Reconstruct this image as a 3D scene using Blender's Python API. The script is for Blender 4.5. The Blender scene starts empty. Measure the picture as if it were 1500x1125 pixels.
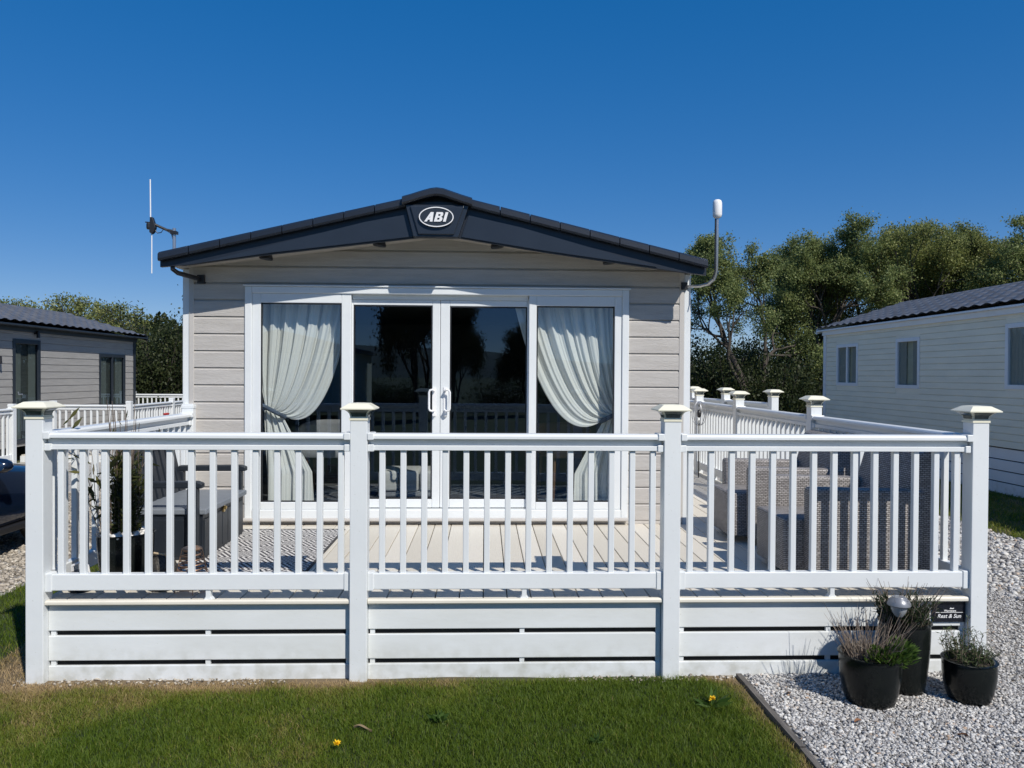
import bpy, bmesh, math, random
import numpy as np
from mathutils import Vector, Matrix
R_ = math.radians
rng = np.random.default_rng(7)
random.seed(7)
sc = bpy.context.scene
COL = sc.collection

# ------------------------------------------------------------------ camera
cam = bpy.data.cameras.new('camera'); camo = bpy.data.objects.new('camera', cam); COL.objects.link(camo)
cam.sensor_width = 36; cam.lens = 1127.0/1500*36; cam.clip_start = .05; cam.clip_end = 3000
yaw, pitch, roll = 0.03565463, 0.01163305, 0.00609684
fw = Vector((math.sin(yaw)*math.cos(pitch), math.cos(yaw)*math.cos(pitch), -math.sin(pitch)))
rt = Vector((math.cos(yaw), -math.sin(yaw), 0)); up = rt.cross(fw)
r2 = rt*math.cos(roll)+up*math.sin(roll); u2 = r2.cross(fw)
M = Matrix((( r2.x, u2.x, -fw.x, 0), (r2.y, u2.y, -fw.y, -4.49311), (r2.z, u2.z, -fw.z, 1.79081), (0,0,0,1)))
camo.matrix_world = M
sc.camera = camo

# ------------------------------------------------------------------ light
SUN = Vector((.245, -.37, .43)).normalized()
sun_el = math.asin(SUN.z); sun_rot = math.atan2(SUN.x, SUN.y)
w = bpy.data.worlds.new('World'); sc.world = w; w.use_nodes = True
nt = w.node_tree; bg = nt.nodes['Background']
sky = nt.nodes.new('ShaderNodeTexSky'); sky.sky_type = 'NISHITA'; sky.sun_disc = False
sky.sun_elevation = sun_el; sky.sun_rotation = sun_rot
sky.altitude = 0; sky.air_density = 0.6; sky.dust_density = 0.0; sky.ozone_density = 4.0
hs = nt.nodes.new('ShaderNodeHueSaturation'); hs.inputs['Saturation'].default_value = 1.17; hs.inputs['Hue'].default_value = .516
gm = nt.nodes.new('ShaderNodeGamma'); gm.inputs['Gamma'].default_value = .45
hs2 = nt.nodes.new('ShaderNodeHueSaturation'); hs2.inputs['Saturation'].default_value = 1.60; hs2.inputs['Value'].default_value = 1.92
nt.links.new(sky.outputs[0], hs.inputs['Color']); nt.links.new(hs.outputs[0], gm.inputs['Color']); nt.links.new(gm.outputs[0], hs2.inputs['Color'])
nt.links.new(hs2.outputs[0], bg.inputs[0]); bg.inputs[1].default_value = 0.135
sl = bpy.data.lights.new('sun', 'SUN'); sl.energy = 4.7; sl.angle = R_(.53); sl.color = (1, .95, .87)
so = bpy.data.objects.new('sun', sl); COL.objects.link(so)
so.rotation_euler = (-SUN).to_track_quat('-Z', 'Y').to_euler(); so.location = SUN*40
sc.view_settings.view_transform = 'Standard'; sc.view_settings.look = 'None'
sc.view_settings.exposure = 0; sc.view_settings.gamma = 1

# ------------------------------------------------------------------ materials
MATS = {}
def mat(name, col=(.5,.5,.5), rough=.5, var=.0, vscale=4., bump=0., bscale=40., stretch=(1,1,1), metallic=0., spec=.5,
        col2=None, attr=None, ramp=None, coat=0., coord='Object'):
    m = bpy.data.materials.new(name); m.use_nodes = True; n = m.node_tree; L = n.links.new
    b = n.nodes['Principled BSDF']
    b.inputs['Base Color'].default_value = (*col, 1); b.inputs['Roughness'].default_value = rough
    b.inputs['Metallic'].default_value = metallic; b.inputs['Specular IOR Level'].default_value = spec
    b.inputs['Coat Weight'].default_value = coat
    tc = n.nodes.new('ShaderNodeTexCoord'); mp = n.nodes.new('ShaderNodeMapping'); mp.inputs['Scale'].default_value = stretch
    L(tc.outputs[coord], mp.inputs['Vector'])
    if attr:
        a = n.nodes.new('ShaderNodeAttribute'); a.attribute_name = attr
        cr = n.nodes.new('ShaderNodeValToRGB'); e = cr.color_ramp.elements
        while len(e) < len(ramp): e.new(.5)
        for i, (p, c) in enumerate(ramp): e[i].position = p; e[i].color = (*c, 1)
        L(a.outputs['Fac'], cr.inputs['Fac']); L(cr.outputs['Color'], b.inputs['Base Color'])
    elif var > 0 or col2:
        ns = n.nodes.new('ShaderNodeTexNoise'); ns.inputs['Scale'].default_value = vscale; ns.inputs['Detail'].default_value = 6; ns.inputs['Roughness'].default_value = .6
        L(mp.outputs[0], ns.inputs['Vector'])
        cr = n.nodes.new('ShaderNodeValToRGB'); e = cr.color_ramp.elements
        c2 = col2 or tuple(c*(1-var) for c in col)
        e[0].position = .36; e[0].color = (*c2, 1); e[1].position = .62; e[1].color = (*col, 1)
        L(ns.outputs['Fac'], cr.inputs['Fac']); L(cr.outputs['Color'], b.inputs['Base Color'])
    if bump > 0:
        nb = n.nodes.new('ShaderNodeTexNoise'); nb.inputs['Scale'].default_value = bscale; nb.inputs['Detail'].default_value = 5
        L(mp.outputs[0], nb.inputs['Vector'])
        bp = n.nodes.new('ShaderNodeBump'); bp.inputs['Strength'].default_value = bump; bp.inputs['Distance'].default_value = .01
        L(nb.outputs['Fac'], bp.inputs['Height']); L(bp.outputs[0], b.inputs['Normal'])
    MATS[name] = m
    return m

UPVC = mat('upvc', (.735,.76,.765), .32, col2=(.69,.715,.725), vscale=1.7, bump=.05, bscale=30)
UPVCD = mat('upvc_dirty', (.725,.75,.755), .4, col2=(.66,.68,.67), vscale=2.6, bump=.06, bscale=30, stretch=(.5,1,1.6))
def grime(m, zt, amt, col=(.33,.32,.24)):
    n = m.node_tree; L = n.links.new; b = n.nodes['Principled BSDF']; src = b.inputs['Base Color'].links[0].from_socket
    tc = n.nodes.new('ShaderNodeTexCoord'); sp = n.nodes.new('ShaderNodeSeparateXYZ'); L(tc.outputs['Object'], sp.inputs[0])
    mr = n.nodes.new('ShaderNodeMapRange'); mr.inputs['From Min'].default_value = zt; mr.inputs['From Max'].default_value = -.02; L(sp.outputs['Z'], mr.inputs['Value'])
    ns = n.nodes.new('ShaderNodeTexNoise'); ns.inputs['Scale'].default_value = 14; ns.inputs['Detail'].default_value = 7; L(tc.outputs['Object'], ns.inputs['Vector'])
    r2_ = n.nodes.new('ShaderNodeMapRange'); r2_.inputs['From Min'].default_value = .42; r2_.inputs['From Max'].default_value = .72; L(ns.outputs['Fac'], r2_.inputs['Value'])
    sp2 = n.nodes.new('ShaderNodeTexNoise'); sp2.inputs['Scale'].default_value = 75; sp2.inputs['Detail'].default_value = 2; L(tc.outputs['Object'], sp2.inputs['Vector'])
    r3 = n.nodes.new('ShaderNodeMapRange'); r3.inputs['From Min'].default_value = .70; r3.inputs['From Max'].default_value = .78; r3.inputs['To Max'].default_value = .35; L(sp2.outputs['Fac'], r3.inputs['Value'])
    m1 = n.nodes.new('ShaderNodeMath'); m1.operation = 'MULTIPLY'; L(mr.outputs[0], m1.inputs[0]); L(r2_.outputs[0], m1.inputs[1])
    m2 = n.nodes.new('ShaderNodeMath'); m2.operation = 'MULTIPLY'; m2.inputs[1].default_value = amt; L(m1.outputs[0], m2.inputs[0])
    m3 = n.nodes.new('ShaderNodeMath'); m3.operation = 'MAXIMUM'; L(m2.outputs[0], m3.inputs[0]); L(r3.outputs[0], m3.inputs[1])
    mx = n.nodes.new('ShaderNodeMixRGB'); mx.inputs[2].default_value = (*col,1); L(m3.outputs[0], mx.inputs[0]); L(src, mx.inputs[1]); L(mx.outputs[0], b.inputs['Base Color'])
grime(UPVC, .22, .5); grime(UPVCD, .22, .6)
CREAM = mat('cream_cap', (.80,.77,.62), .4, var=.08, vscale=9)
NOSE = mat('cream_nosing', (.74,.70,.60), .5, var=.08, vscale=3)
LENS = mat('cap_lens', (.10,.125,.115), .12, var=.35, vscale=30)
SIDING = mat('siding', (.50,.475,.445), .6, col2=(.44,.415,.385), vscale=3., bump=.5, bscale=22, stretch=(1.0,8,14))
SIDINGT = mat('siding_trim', (.50,.475,.445), .55, var=.06)
ANTH = mat('anthracite', (.016,.021,.032), .36, var=.15, vscale=6, bump=.06, bscale=60)
ANTHG = mat('anthracite_panel', (.022,.029,.042), .28, var=.1, vscale=3)
SOFFIT = mat('soffit', (.55,.50,.44), .6, var=.08)
BLACK = mat('black_plastic', (.018,.018,.02), .4)
WHITE = mat('white_gloss', (.82,.82,.82), .25)
METAL = mat('galvanised', (.55,.56,.58), .35, metallic=.9)
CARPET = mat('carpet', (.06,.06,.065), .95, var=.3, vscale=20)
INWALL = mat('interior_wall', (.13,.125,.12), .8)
DECKM = mat('deck_board', (.60,.55,.47), .62, attr='rnd', ramp=[(0,(.60,.555,.47)),(1,(.71,.665,.58))], bump=.25, bscale=18, stretch=(14,.7,1))
DARKV = mat('void_dark', (.012,.012,.012), .9)  # near-black colour painting the unlit voids under decks and behind boards
GREYP = mat('grey_resin', (.016,.021,.029), .45, var=.2, vscale=5, bump=.15, bscale=25, stretch=(6,1,1))
GREYL = mat('grey_resin_lid', (.19,.21,.235), .5, var=.12, vscale=5, bump=.12, bscale=30)
POTM = mat('black_glaze', (.005,.007,.007), .2, spec=.3, col2=(.009,.011,.010), vscale=7, bump=.08, bscale=9)
SOIL = mat('soil', (.05,.037,.026), .95, var=.5, vscale=40, bump=.6, bscale=60)
COPPER = mat('copper_wire', (.42,.26,.17), .4, metallic=.7)
STEMB = mat('dry_stem', (.16,.115,.085), .8, attr='rnd', ramp=[(0,(.07,.05,.04)),(.6,(.17,.13,.10)),(1,(.34,.28,.22))])
BARK = mat('bark', (.07,.058,.047), .9, var=.45, vscale=8, bump=.6, bscale=15)
BADGE = mat('badge_dark', (.03,.036,.045), .25)
TIMBER = mat('edging_timber', (.15,.135,.12), .85, var=.45, vscale=9, bump=.5, bscale=25, stretch=(6,.6,1))
SIGNM = mat('sign_plate', (.008,.010,.016), .25)
FABG = mat('grey_fabric', (.20,.20,.21), .9, var=.15, vscale=30)
FABP = mat('pale_fabric', (.45,.44,.42), .9, var=.1, vscale=20)
WOOD = mat('brown_wood', (.14,.075,.04), .5, var=.3, vscale=6, stretch=(1,1,8))
SILVERGLASS = mat('lamp_body', (.30,.32,.34), .2)

def foliage(name, ramp):
    m = mat(name, rough=.55, attr='rnd', ramp=ramp, spec=.3); n = m.node_tree; L = n.links.new
    b = n.nodes['Principled BSDF']; out = n.nodes['Material Output']
    tr = n.nodes.new('ShaderNodeBsdfTranslucent'); mx = n.nodes.new('ShaderNodeMixShader'); mx.inputs[0].default_value = .42
    src = b.inputs['Base Color'].links[0].from_socket
    L(src, tr.inputs['Color']); L(b.outputs[0], mx.inputs[1]); L(tr.outputs[0], mx.inputs[2]); L(mx.outputs[0], out.inputs['Surface'])
    return m
OAK = foliage('oak_leaf', [(0,(.085,.115,.04)),(.45,(.18,.225,.08)),(.85,(.30,.34,.125)),(1,(.36,.31,.13))])
OAK2 = foliage('willow_leaf', [(0,(.10,.125,.038)),(.6,(.23,.26,.08)),(1,(.36,.35,.12))])
BUSH = foliage('bush_leaf', [(0,(.018,.028,.010)),(.6,(.045,.062,.021)),(1,(.095,.105,.04))])
GRASS = foliage('grass_blade', [(0,(.078,.135,.012)),(.35,(.145,.20,.02)),(.55,(.21,.225,.036)),(.75,(.34,.26,.10)),(1,(.50,.37,.20))])
ROSE = foliage('rosemary_leaf', [(0,(.018,.03,.013)),(.5,(.05,.075,.03)),(1,(.17,.22,.085))])
LEAFG = foliage('bright_leaf', [(0,(.03,.07,.012)),(1,(.12,.20,.035))])
BAMB = foliage('bamboo_leaf', [(0,(.02,.03,.012)),(.6,(.06,.07,.02)),(1,(.16,.15,.05))])
YEL = mat('dandelion', (.85,.55,.01), .6)

def curtain_mat():
    m = bpy.data.materials.new('curtain'); m.use_nodes = True; n = m.node_tree; L = n.links.new
    out = n.nodes['Material Output']; n.nodes.remove(n.nodes['Principled BSDF'])
    d = n.nodes.new('ShaderNodeBsdfDiffuse'); d.inputs[0].default_value = (.92,.91,.87,1)
    t = n.nodes.new('ShaderNodeBsdfTranslucent'); t.inputs[0].default_value = (.80,.80,.74,1)
    x = n.nodes.new('ShaderNodeMixShader'); x.inputs[0].default_value = .22
    tp = n.nodes.new('ShaderNodeBsdfTransparent'); y = n.nodes.new('ShaderNodeMixShader'); y.inputs[0].default_value = .08
    L(d.outputs[0], x.inputs[1]); L(t.outputs[0], x.inputs[2]); L(x.outputs[0], y.inputs[1]); L(tp.outputs[0], y.inputs[2]); L(y.outputs[0], out.inputs[0])
    return m
CURT = curtain_mat()
def glass_mat(name='glass', tint=(.88,.92,.92), k=1.5):
    m = bpy.data.materials.new(name); m.use_nodes = True; n = m.node_tree; L = n.links.new
    out = n.nodes['Material Output']; n.nodes.remove(n.nodes['Principled BSDF'])
    tp = n.nodes.new('ShaderNodeBsdfTransparent'); tp.inputs[0].default_value = (*tint,1)
    g = n.nodes.new('ShaderNodeBsdfGlossy'); g.inputs['Roughness'].default_value = .0; g.inputs['Color'].default_value = (.55,.76,1,1)
    f = n.nodes.new('ShaderNodeFresnel'); ge = n.nodes.new('ShaderNodeNewGeometry'); mr = n.nodes.new('ShaderNodeMapRange')
    mr.inputs['To Min'].default_value = 1.5; mr.inputs['To Max'].default_value = 1/1.5; L(ge.outputs['Backfacing'], mr.inputs['Value']); L(mr.outputs[0], f.inputs[0])
    mu = n.nodes.new('ShaderNodeMath'); mu.operation = 'MULTIPLY'; mu.use_clamp = True; mu.inputs[1].default_value = k
    x = n.nodes.new('ShaderNodeMixShader')
    L(f.outputs[0], mu.inputs[0]); L(mu.outputs[0], x.inputs[0]); L(tp.outputs[0], x.inputs[1]); L(g.outputs[0], x.inputs[2]); L(x.outputs[0], out.inputs[0])
    return m
GLASS = glass_mat('glass', k=2.6)
WINDARK = mat('window_dark', (.02,.025,.028), .06, spec=.8)

def rattan_mat():
    m = mat('rattan', (.3,.27,.25), .55); n = m.node_tree; L = n.links.new; b = n.nodes['Principled BSDF']
    uv = n.nodes.new('ShaderNodeUVMap')
    br = n.nodes.new('ShaderNodeTexBrick'); br.inputs['Scale'].default_value = 1
    br.inputs['Brick Width'].default_value = .030; br.inputs['Row Height'].default_value = .0125; br.inputs['Mortar Size'].default_value = .0022
    br.inputs['Mortar Smooth'].default_value = .6; br.inputs['Bias'].default_value = 0.
    br.inputs['Color1'].default_value = (.43,.405,.39,1); br.inputs['Color2'].default_value = (.27,.25,.24,1); br.inputs['Mortar'].default_value = (.03,.025,.023,1)
    tc = n.nodes.new('ShaderNodeTexCoord'); nz = n.nodes.new('ShaderNodeTexNoise'); nz.inputs['Scale'].default_value = 22; L(tc.outputs['Object'], nz.inputs['Vector'])
    va = n.nodes.new('ShaderNodeVectorMath'); va.operation = 'MULTIPLY_ADD'; va.inputs[1].default_value = (.010,.006,0); L(nz.outputs['Color'], va.inputs[0]); L(uv.outputs[0], va.inputs[2])
    L(va.outputs[0], br.inputs['Vector']); L(br.outputs['Color'], b.inputs['Base Color'])
    bp = n.nodes.new('ShaderNodeBump'); bp.invert = True; bp.inputs['Strength'].default_value = .9; bp.inputs['Distance'].default_value = .006
    L(br.outputs['Fac'], bp.inputs['Height']); L(bp.outputs[0], b.inputs['Normal'])
    return m
RATT = rattan_mat()

def rug_mat():
    m = mat('rug', (.6,.58,.55), .9); n = m.node_tree; L = n.links.new; b = n.nodes['Principled BSDF']
    tc = n.nodes.new('ShaderNodeTexCoord'); sp = n.nodes.new('ShaderNodeSeparateXYZ'); L(tc.outputs['Object'], sp.inputs[0])
    def mth(op, a, c=None, v=None):
        q = n.nodes.new('ShaderNodeMath'); q.operation = op
        if isinstance(a, (int,float)): q.inputs[0].default_value = a
        else: L(a, q.inputs[0])
        if c is not None:
            if isinstance(c, (int,float)): q.inputs[1].default_value = c
            else: L(c, q.inputs[1])
        return q.outputs[0]
    fx = mth('ABSOLUTE', mth('SUBTRACT', mth('FRACT', mth('MULTIPLY', sp.outputs['X'], 1/.24)), .5))
    fy = mth('ABSOLUTE', mth('SUBTRACT', mth('FRACT', mth('MULTIPLY', sp.outputs['Y'], 1/.36)), .5))
    s = mth('ADD', fx, fy)
    st = mth('GREATER_THAN', mth('FRACT', mth('MULTIPLY', s, 6.)), .5)
    dash = mth('GREATER_THAN', mth('FRACT', mth('MULTIPLY', sp.outputs['X'], 1/.022)), .2)
    f = mth('MULTIPLY', st, mth('ADD', mth('MULTIPLY', dash, .55), .45))
    cr = n.nodes.new('ShaderNodeMixRGB'); cr.inputs[1].default_value = (.06,.056,.062,1); cr.inputs[2].default_value = (.66,.635,.60,1)
    L(f, cr.inputs[0]); L(cr.outputs[0], b.inputs['Base Color'])
    return m
RUG = rug_mat()

def gravel_sheet():
    m = mat('gravel_sheet', (.4,.39,.37), .9); n = m.node_tree; L = n.links.new; b = n.nodes['Principled BSDF']
    tc = n.nodes.new('ShaderNodeTexCoord'); v = n.nodes.new('ShaderNodeTexVoronoi'); v.inputs['Scale'].default_value = 38
    L(tc.outputs['Object'], v.inputs['Vector'])
    cr = n.nodes.new('ShaderNodeValToRGB'); e = cr.color_ramp.elements
    e[0].color = (.22,.20,.175,1); e[1].color = (.52,.50,.46,1)
    sp = n.nodes.new('ShaderNodeSeparateColor'); L(v.outputs['Color'], sp.inputs[0]); L(sp.outputs[0], cr.inputs[0]); L(cr.outputs[0], b.inputs['Base Color'])
    bp = n.nodes.new('ShaderNodeBump'); bp.inputs['Strength'].default_value = 1; bp.inputs['Distance'].default_value = .012; bp.invert = True
    L(v.outputs['Distance'], bp.inputs['Height']); L(bp.outputs[0], b.inputs['Normal'])
    return m
GRAVB = gravel_sheet()
STONE = mat('stone', rough=.85, attr='rnd', ramp=[(0,(.17,.16,.155)),(.35,(.36,.35,.34)),(.8,(.56,.55,.53)),(.95,(.66,.64,.60)),(1,(.40,.28,.19))], bump=.3, bscale=80)
STONEW = mat('white_pebble', rough=.7, attr='rnd', ramp=[(0,(.4,.38,.35)),(.5,(.68,.66,.62)),(1,(.8,.78,.74))])
STONEL = mat('stone_brown', rough=.85, attr='rnd', ramp=[(0,(.15,.13,.105)),(.4,(.33,.29,.235)),(.85,(.47,.42,.35)),(1,(.6,.56,.49))])

# ------------------------------------------------------------------ mesh helpers
ORG = {}
def tag(o, label=None, cat=None, group=None, kind=None):
    if label: o['label'] = label
    if cat: o['category'] = cat
    if group: o['group'] = group
    if kind: o['kind'] = kind
    return o
def thing(name, label, cat, loc=(0,0,0), rz=0, group=None):
    o = bpy.data.objects.new(name, None); COL.objects.link(o); o.empty_display_size = .1
    o.location = loc; o.rotation_euler = (0,0,rz); ORG[o] = Vector(loc)
    return tag(o, label, cat, group)
class MB:
    def __init__(s): s.v = []; s.f = []; s.m = []; s.X = None; s.r = []; s.cr = 0.
    def add(s, vs, fs, mi=0):
        k = len(s.v)
        for v in vs:
            v = Vector(v); s.v.append(s.X @ v if s.X else v); s.r.append(s.cr)
        for f in fs: s.f.append([k+i for i in f]); s.m.append(mi)
        return s
    def box(s, x0, x1, y0, y1, z0, z1, mi=0):
        return s.add([(x0,y0,z0),(x1,y0,z0),(x1,y1,z0),(x0,y1,z0),(x0,y0,z1),(x1,y0,z1),(x1,y1,z1),(x0,y1,z1)],
              [(0,3,2,1),(4,5,6,7),(0,1,5,4),(1,2,6,5),(2,3,7,6),(3,0,4,7)], mi)
    def prism(s, poly, axis, a, b, mi=0):
        n = len(poly)
        def P(p, t): return {'x':(t,p[0],p[1]), 'y':(p[0],t,p[1]), 'z':(p[0],p[1],t)}[axis]
        vs = [P(p,a) for p in poly]+[P(p,b) for p in poly]
        return s.add(vs, [tuple(range(n)), tuple(range(2*n-1,n-1,-1))]+[(i,(i+1)%n,n+(i+1)%n,n+i) for i in range(n)], mi)
    def tube(s, pts, rad, n=8, mi=0, cap=True):
        pts = [Vector(p) for p in pts]; N = len(pts)
        if not hasattr(rad, '__len__'): rad = [rad]*N
        t0 = (pts[1]-pts[0]).normalized(); a = t0.orthogonal().normalized()
        vs = []
        for i, p in enumerate(pts):
            t = (pts[min(i+1,N-1)]-pts[max(i-1,0)]).normalized()
            a = (a-t*a.dot(t)).normalized(); b = t.cross(a)
            for k in range(n):
                an = 2*math.pi*k/n; vs.append(p+(a*math.cos(an)+b*math.sin(an))*rad[i])
        fs = [(i*n+k, i*n+(k+1)%n, (i+1)*n+(k+1)%n, (i+1)*n+k) for i in range(N-1) for k in range(n)]
        if cap: fs += [tuple(range(n-1,-1,-1)), tuple((N-1)*n+k for k in range(n))]
        return s.add(vs, fs, mi)
    def lathe(s, prof, c=(0,0,0), n=32, mi=0, sq=False):
        vs = []; m = len(prof)
        if sq: n = 4
        for r, z in prof:
            for k in range(n):
                an = 2*math.pi*(k+.5)/n; q = r*(math.sqrt(2) if sq else 1)
                vs.append((c[0]+q*math.cos(an), c[1]+q*math.sin(an), c[2]+z))
        fs = [(i*n+k, i*n+(k+1)%n, (i+1)*n+(k+1)%n, (i+1)*n+k) for i in range(m-1) for k in range(n)]
        fs += [tuple(range(n-1,-1,-1)), tuple((m-1)*n+k for k in range(n))]
        return s.add(vs, fs, mi)
    def grid(s, fn, nu, nv, mi=0):
        vs = [fn(i/nu, j/nv) for j in range(nv+1) for i in range(nu+1)]
        fs = [(j*(nu+1)+i, j*(nu+1)+i+1, (j+1)*(nu+1)+i+1, (j+1)*(nu+1)+i) for j in range(nv) for i in range(nu)]
        return s.add(vs, fs, mi)
    def mesh(s, name, mats, off=Vector((0,0,0)), bevel=0, smooth=True, ang=35, seg=2, fix=True):
        me = bpy.data.meshes.new(name); bm = bmesh.new()
        la = bm.verts.layers.float.new('rnd')
        bv = []
        for v, r in zip(s.v, s.r):
            q = bm.verts.new(v-off); q[la] = r; bv.append(q)
        for f, mi in zip(s.f, s.m):
            try: q = bm.faces.new([bv[i] for i in f]); q.material_index = mi
            except ValueError: pass
        if fix: bmesh.ops.recalc_face_normals(bm, faces=bm.faces)
        if bevel:
            es = [e for e in bm.edges if len(e.link_faces)==2 and e.calc_face_angle(0) > .6]
            bmesh.ops.bevel(bm, geom=es, offset=bevel, offset_type='OFFSET', segments=seg, profile=.5, affect='EDGES', clamp_overlap=True)
        if bevel and bevel < .015: smooth = False
        uvl = bm.loops.layers.uv.new('UVMap'); bm.normal_update()
        for f in bm.faces:
            nx, ny, nz = (abs(c) for c in f.normal); f.smooth = smooth
            for l in f.loops:
                c = l.vert.co
                l[uvl].uv = (c.y, c.z) if nx >= ny and nx >= nz else ((c.x, c.z) if ny >= nz else (c.x, c.y))
        bm.to_mesh(me); bm.free()
        for m in (mats if isinstance(mats, (list,tuple)) else [mats]): me.materials.append(m)
        if smooth: me.set_sharp_from_angle(angle=R_(ang))
        return me
    def build(s, name, mats, parent=None, local=False, **k):
        off = Vector((0,0,0)) if (parent is None or local) else ORG[parent]
        o = bpy.data.objects.new(name, s.mesh(name, mats, off=off, **k)); COL.objects.link(o)
        if parent: o.parent = parent; ORG[o] = ORG[parent] if not local else Vector((0,0,0))
        else: ORG[o] = Vector((0,0,0))
        return o
def inst(name, me, parent, loc=(0,0,0), rz=0, sc_=None):
    o = bpy.data.objects.new(name, me); COL.objects.link(o); o.parent = parent; o.location = loc; o.rotation_euler = (0,0,rz)
    if sc_: o.scale = sc_
    ORG[o] = Vector((0,0,0)); return o
def np_mesh(name, V, F, m, rnd=None, parent=None, smooth=False, obj=True):
    V = np.asarray(V, np.float32).reshape(-1,3); F = np.asarray(F, np.int32); k = F.shape[1]
    me = bpy.data.meshes.new(name); me.vertices.add(len(V)); me.vertices.foreach_set('co', V.ravel())
    me.loops.add(F.size); me.loops.foreach_set('vertex_index', F.ravel())
    me.polygons.add(len(F)); me.polygons.foreach_set('loop_start', np.arange(0, F.size, k, dtype=np.int32))
    if smooth: me.polygons.foreach_set('use_smooth', np.ones(len(F), bool))
    me.update(calc_edges=True)
    if rnd is not None:
        a = me.attributes.new('rnd', 'FLOAT', 'POINT'); a.data.foreach_set('value', np.asarray(rnd, np.float32))
    me.materials.append(m)
    if not obj: return me
    o = bpy.data.objects.new(name, me); COL.objects.link(o)
    if parent: o.parent = parent
    ORG[o] = Vector((0,0,0)); return o
def vnoise(x, y, s, seed=0):
    g = np.random.default_rng(seed).random((64,64)); x = np.asarray(x)*s+100; y = np.asarray(y)*s+100
    xi = np.floor(x).astype(int); yi = np.floor(y).astype(int); fx = x-xi; fy = y-yi
    fx = fx*fx*(3-2*fx); fy = fy*fy*(3-2*fy)
    G = lambda a, b: g[a % 64, b % 64]
    return (G(xi,yi)*(1-fx)+G(xi+1,yi)*fx)*(1-fy)+(G(xi,yi+1)*(1-fx)+G(xi+1,yi+1)*fx)*fy
def unit(v): return v/np.maximum(np.linalg.norm(v, axis=1, keepdims=True), 1e-9)
def leaf_quads(P, size, up=.3, seed=0, asp=.6, D=None):
    """rhombic leaves at points P"""
    g = np.random.default_rng(seed); n = len(P)
    d = unit(g.normal(size=(n,3))+np.array([0,0,up])) if D is None else unit(D+g.normal(size=(n,3))*.25)
    s = unit(np.cross(d, unit(g.normal(size=(n,3)))))
    L = (size*(.6+.8*g.random((n,1))))
    a = P; b = P+d*L*.5+s*L*asp*.5; c = P+d*L; e = P+d*L*.5-s*L*asp*.5
    return np.stack([a,b,c,e],1).reshape(-1,3), np.arange(4*n).reshape(-1,4)
def text_mesh(txt, size, shear=0., extrude=.002, offset=0., width=None):
    cu = bpy.data.curves.new('lettering', 'FONT'); cu.body = txt; cu.size = size; cu.shear = shear; cu.extrude = extrude; cu.offset = offset
    cu.align_x = 'CENTER'; cu.align_y = 'CENTER'
    o = bpy.data.objects.new('lettering', cu); COL.objects.link(o)
    dg = bpy.context.evaluated_depsgraph_get(); me = bpy.data.meshes.new_from_object(o.evaluated_get(dg))
    bpy.data.objects.remove(o); bpy.data.curves.remove(cu)
    return me

# ================================================================== SETTING
def sheet(name, poly, z, m, kind='structure'):
    b = MB(); b.add([(x,y,z) for x,y in poly], [tuple(range(len(poly)))])
    return tag(b.build(name, m, smooth=False, fix=False), kind=kind)
FIELD = mat('field', (.055,.075,.022), .95, col2=(.10,.095,.04), vscale=.6, bump=.5, bscale=8)
sheet('ground', [(-900,-900),(900,-900),(900,900),(-900,900)], -.012, FIELD)
def hills():
    n = 160; V = []; F = []
    for i in range(n):
        a = 2*math.pi*i/n
        h = 15+6*math.sin(a*3+1)+4*math.sin(a*7+2)+1.5*math.sin(a*19)
        if math.sin(a) > -.2: h *= .35
        for r, z in ((380,-1),(450,h*.55),(520,h),(640,h*.7),(700,-1)): V.append((r*math.cos(a), r*math.sin(a), z))
    for i in range(n):
        for k in range(4):
            F.append((i*5+k, i*5+k+1, ((i+1)%n)*5+k+1, ((i+1)%n)*5+k))
    tag(np_mesh('hills', V, F, mat('hillside', (.045,.07,.06), .95, col2=(.03,.045,.045), vscale=.03), smooth=True), kind='structure')
hills()
EDGX = lambda y: 1.525+.008*np.sin(np.asarray(y)*5)     # timber edging line, runs away from the camera

def dryness(x, y):
    x = np.asarray(x, float); y = np.asarray(y, float)
    n = vnoise(x,y,2.2,1)*.55+vnoise(x,y,6,2)*.3+vnoise(x,y,17,3)*.15
    d = (n-.36)*.85
    d += np.clip((y+.09+.12*vnoise(x,y,3,31))/.13, 0, 1)*(.42+.55*vnoise(x,y,4,5))*(x > -3)*(.30+.70*np.clip((.0-x)/.7,0,1)+.5*np.clip((x-1.1)/.2,0,1)*(x<1.5))
    ed = np.clip(1-(1.50-x)/(.16+.10*vnoise(x,y,5,6)), 0, 1)*(x < 1.56)
    d += ed*.75
    left = np.clip((.1-x)/.9, 0, 1)*np.clip((y+.85)/.5, 0, 1)*(y<.1)
    d += left*(.05+.44*vnoise(x,y,3.1,8))
    d -= np.clip((x+.3)/.9, 0, 1)*np.clip((1.35-x)/.25, 0, 1)*.16
    return np.clip(d, 0, 1)
def lawn_base(name, x0, x1, y0, y1, nx, ny):
    xs = np.linspace(x0,x1,nx+1); ys = np.linspace(y0,y1,ny+1); X, Y = np.meshgrid(xs, ys)
    Z = np.full_like(X, -.004)+(vnoise(X,Y,5,4)-.5)*.012
    V = np.stack([X,Y,Z],-1).reshape(-1,3)
    i = np.arange(nx)[None,:]+np.arange(ny)[:,None]*(nx+1)
    F = np.stack([i,i+1,i+nx+2,i+nx+1],-1).reshape(-1,4)
    m = MATS.get('turf') or mat('turf', rough=.95, attr='rnd', ramp=[(0,(.022,.035,.009)),(.4,(.05,.052,.02)),(.7,(.105,.08,.04)),(1,(.16,.115,.065))], bump=.8, bscale=60)
    return tag(np_mesh(name, V, F, m, dryness(X,Y).ravel(), smooth=True), kind='structure')
lawn_base('lawn', -3.86, 1.50, -3.5, .10, 110, 70)
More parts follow.
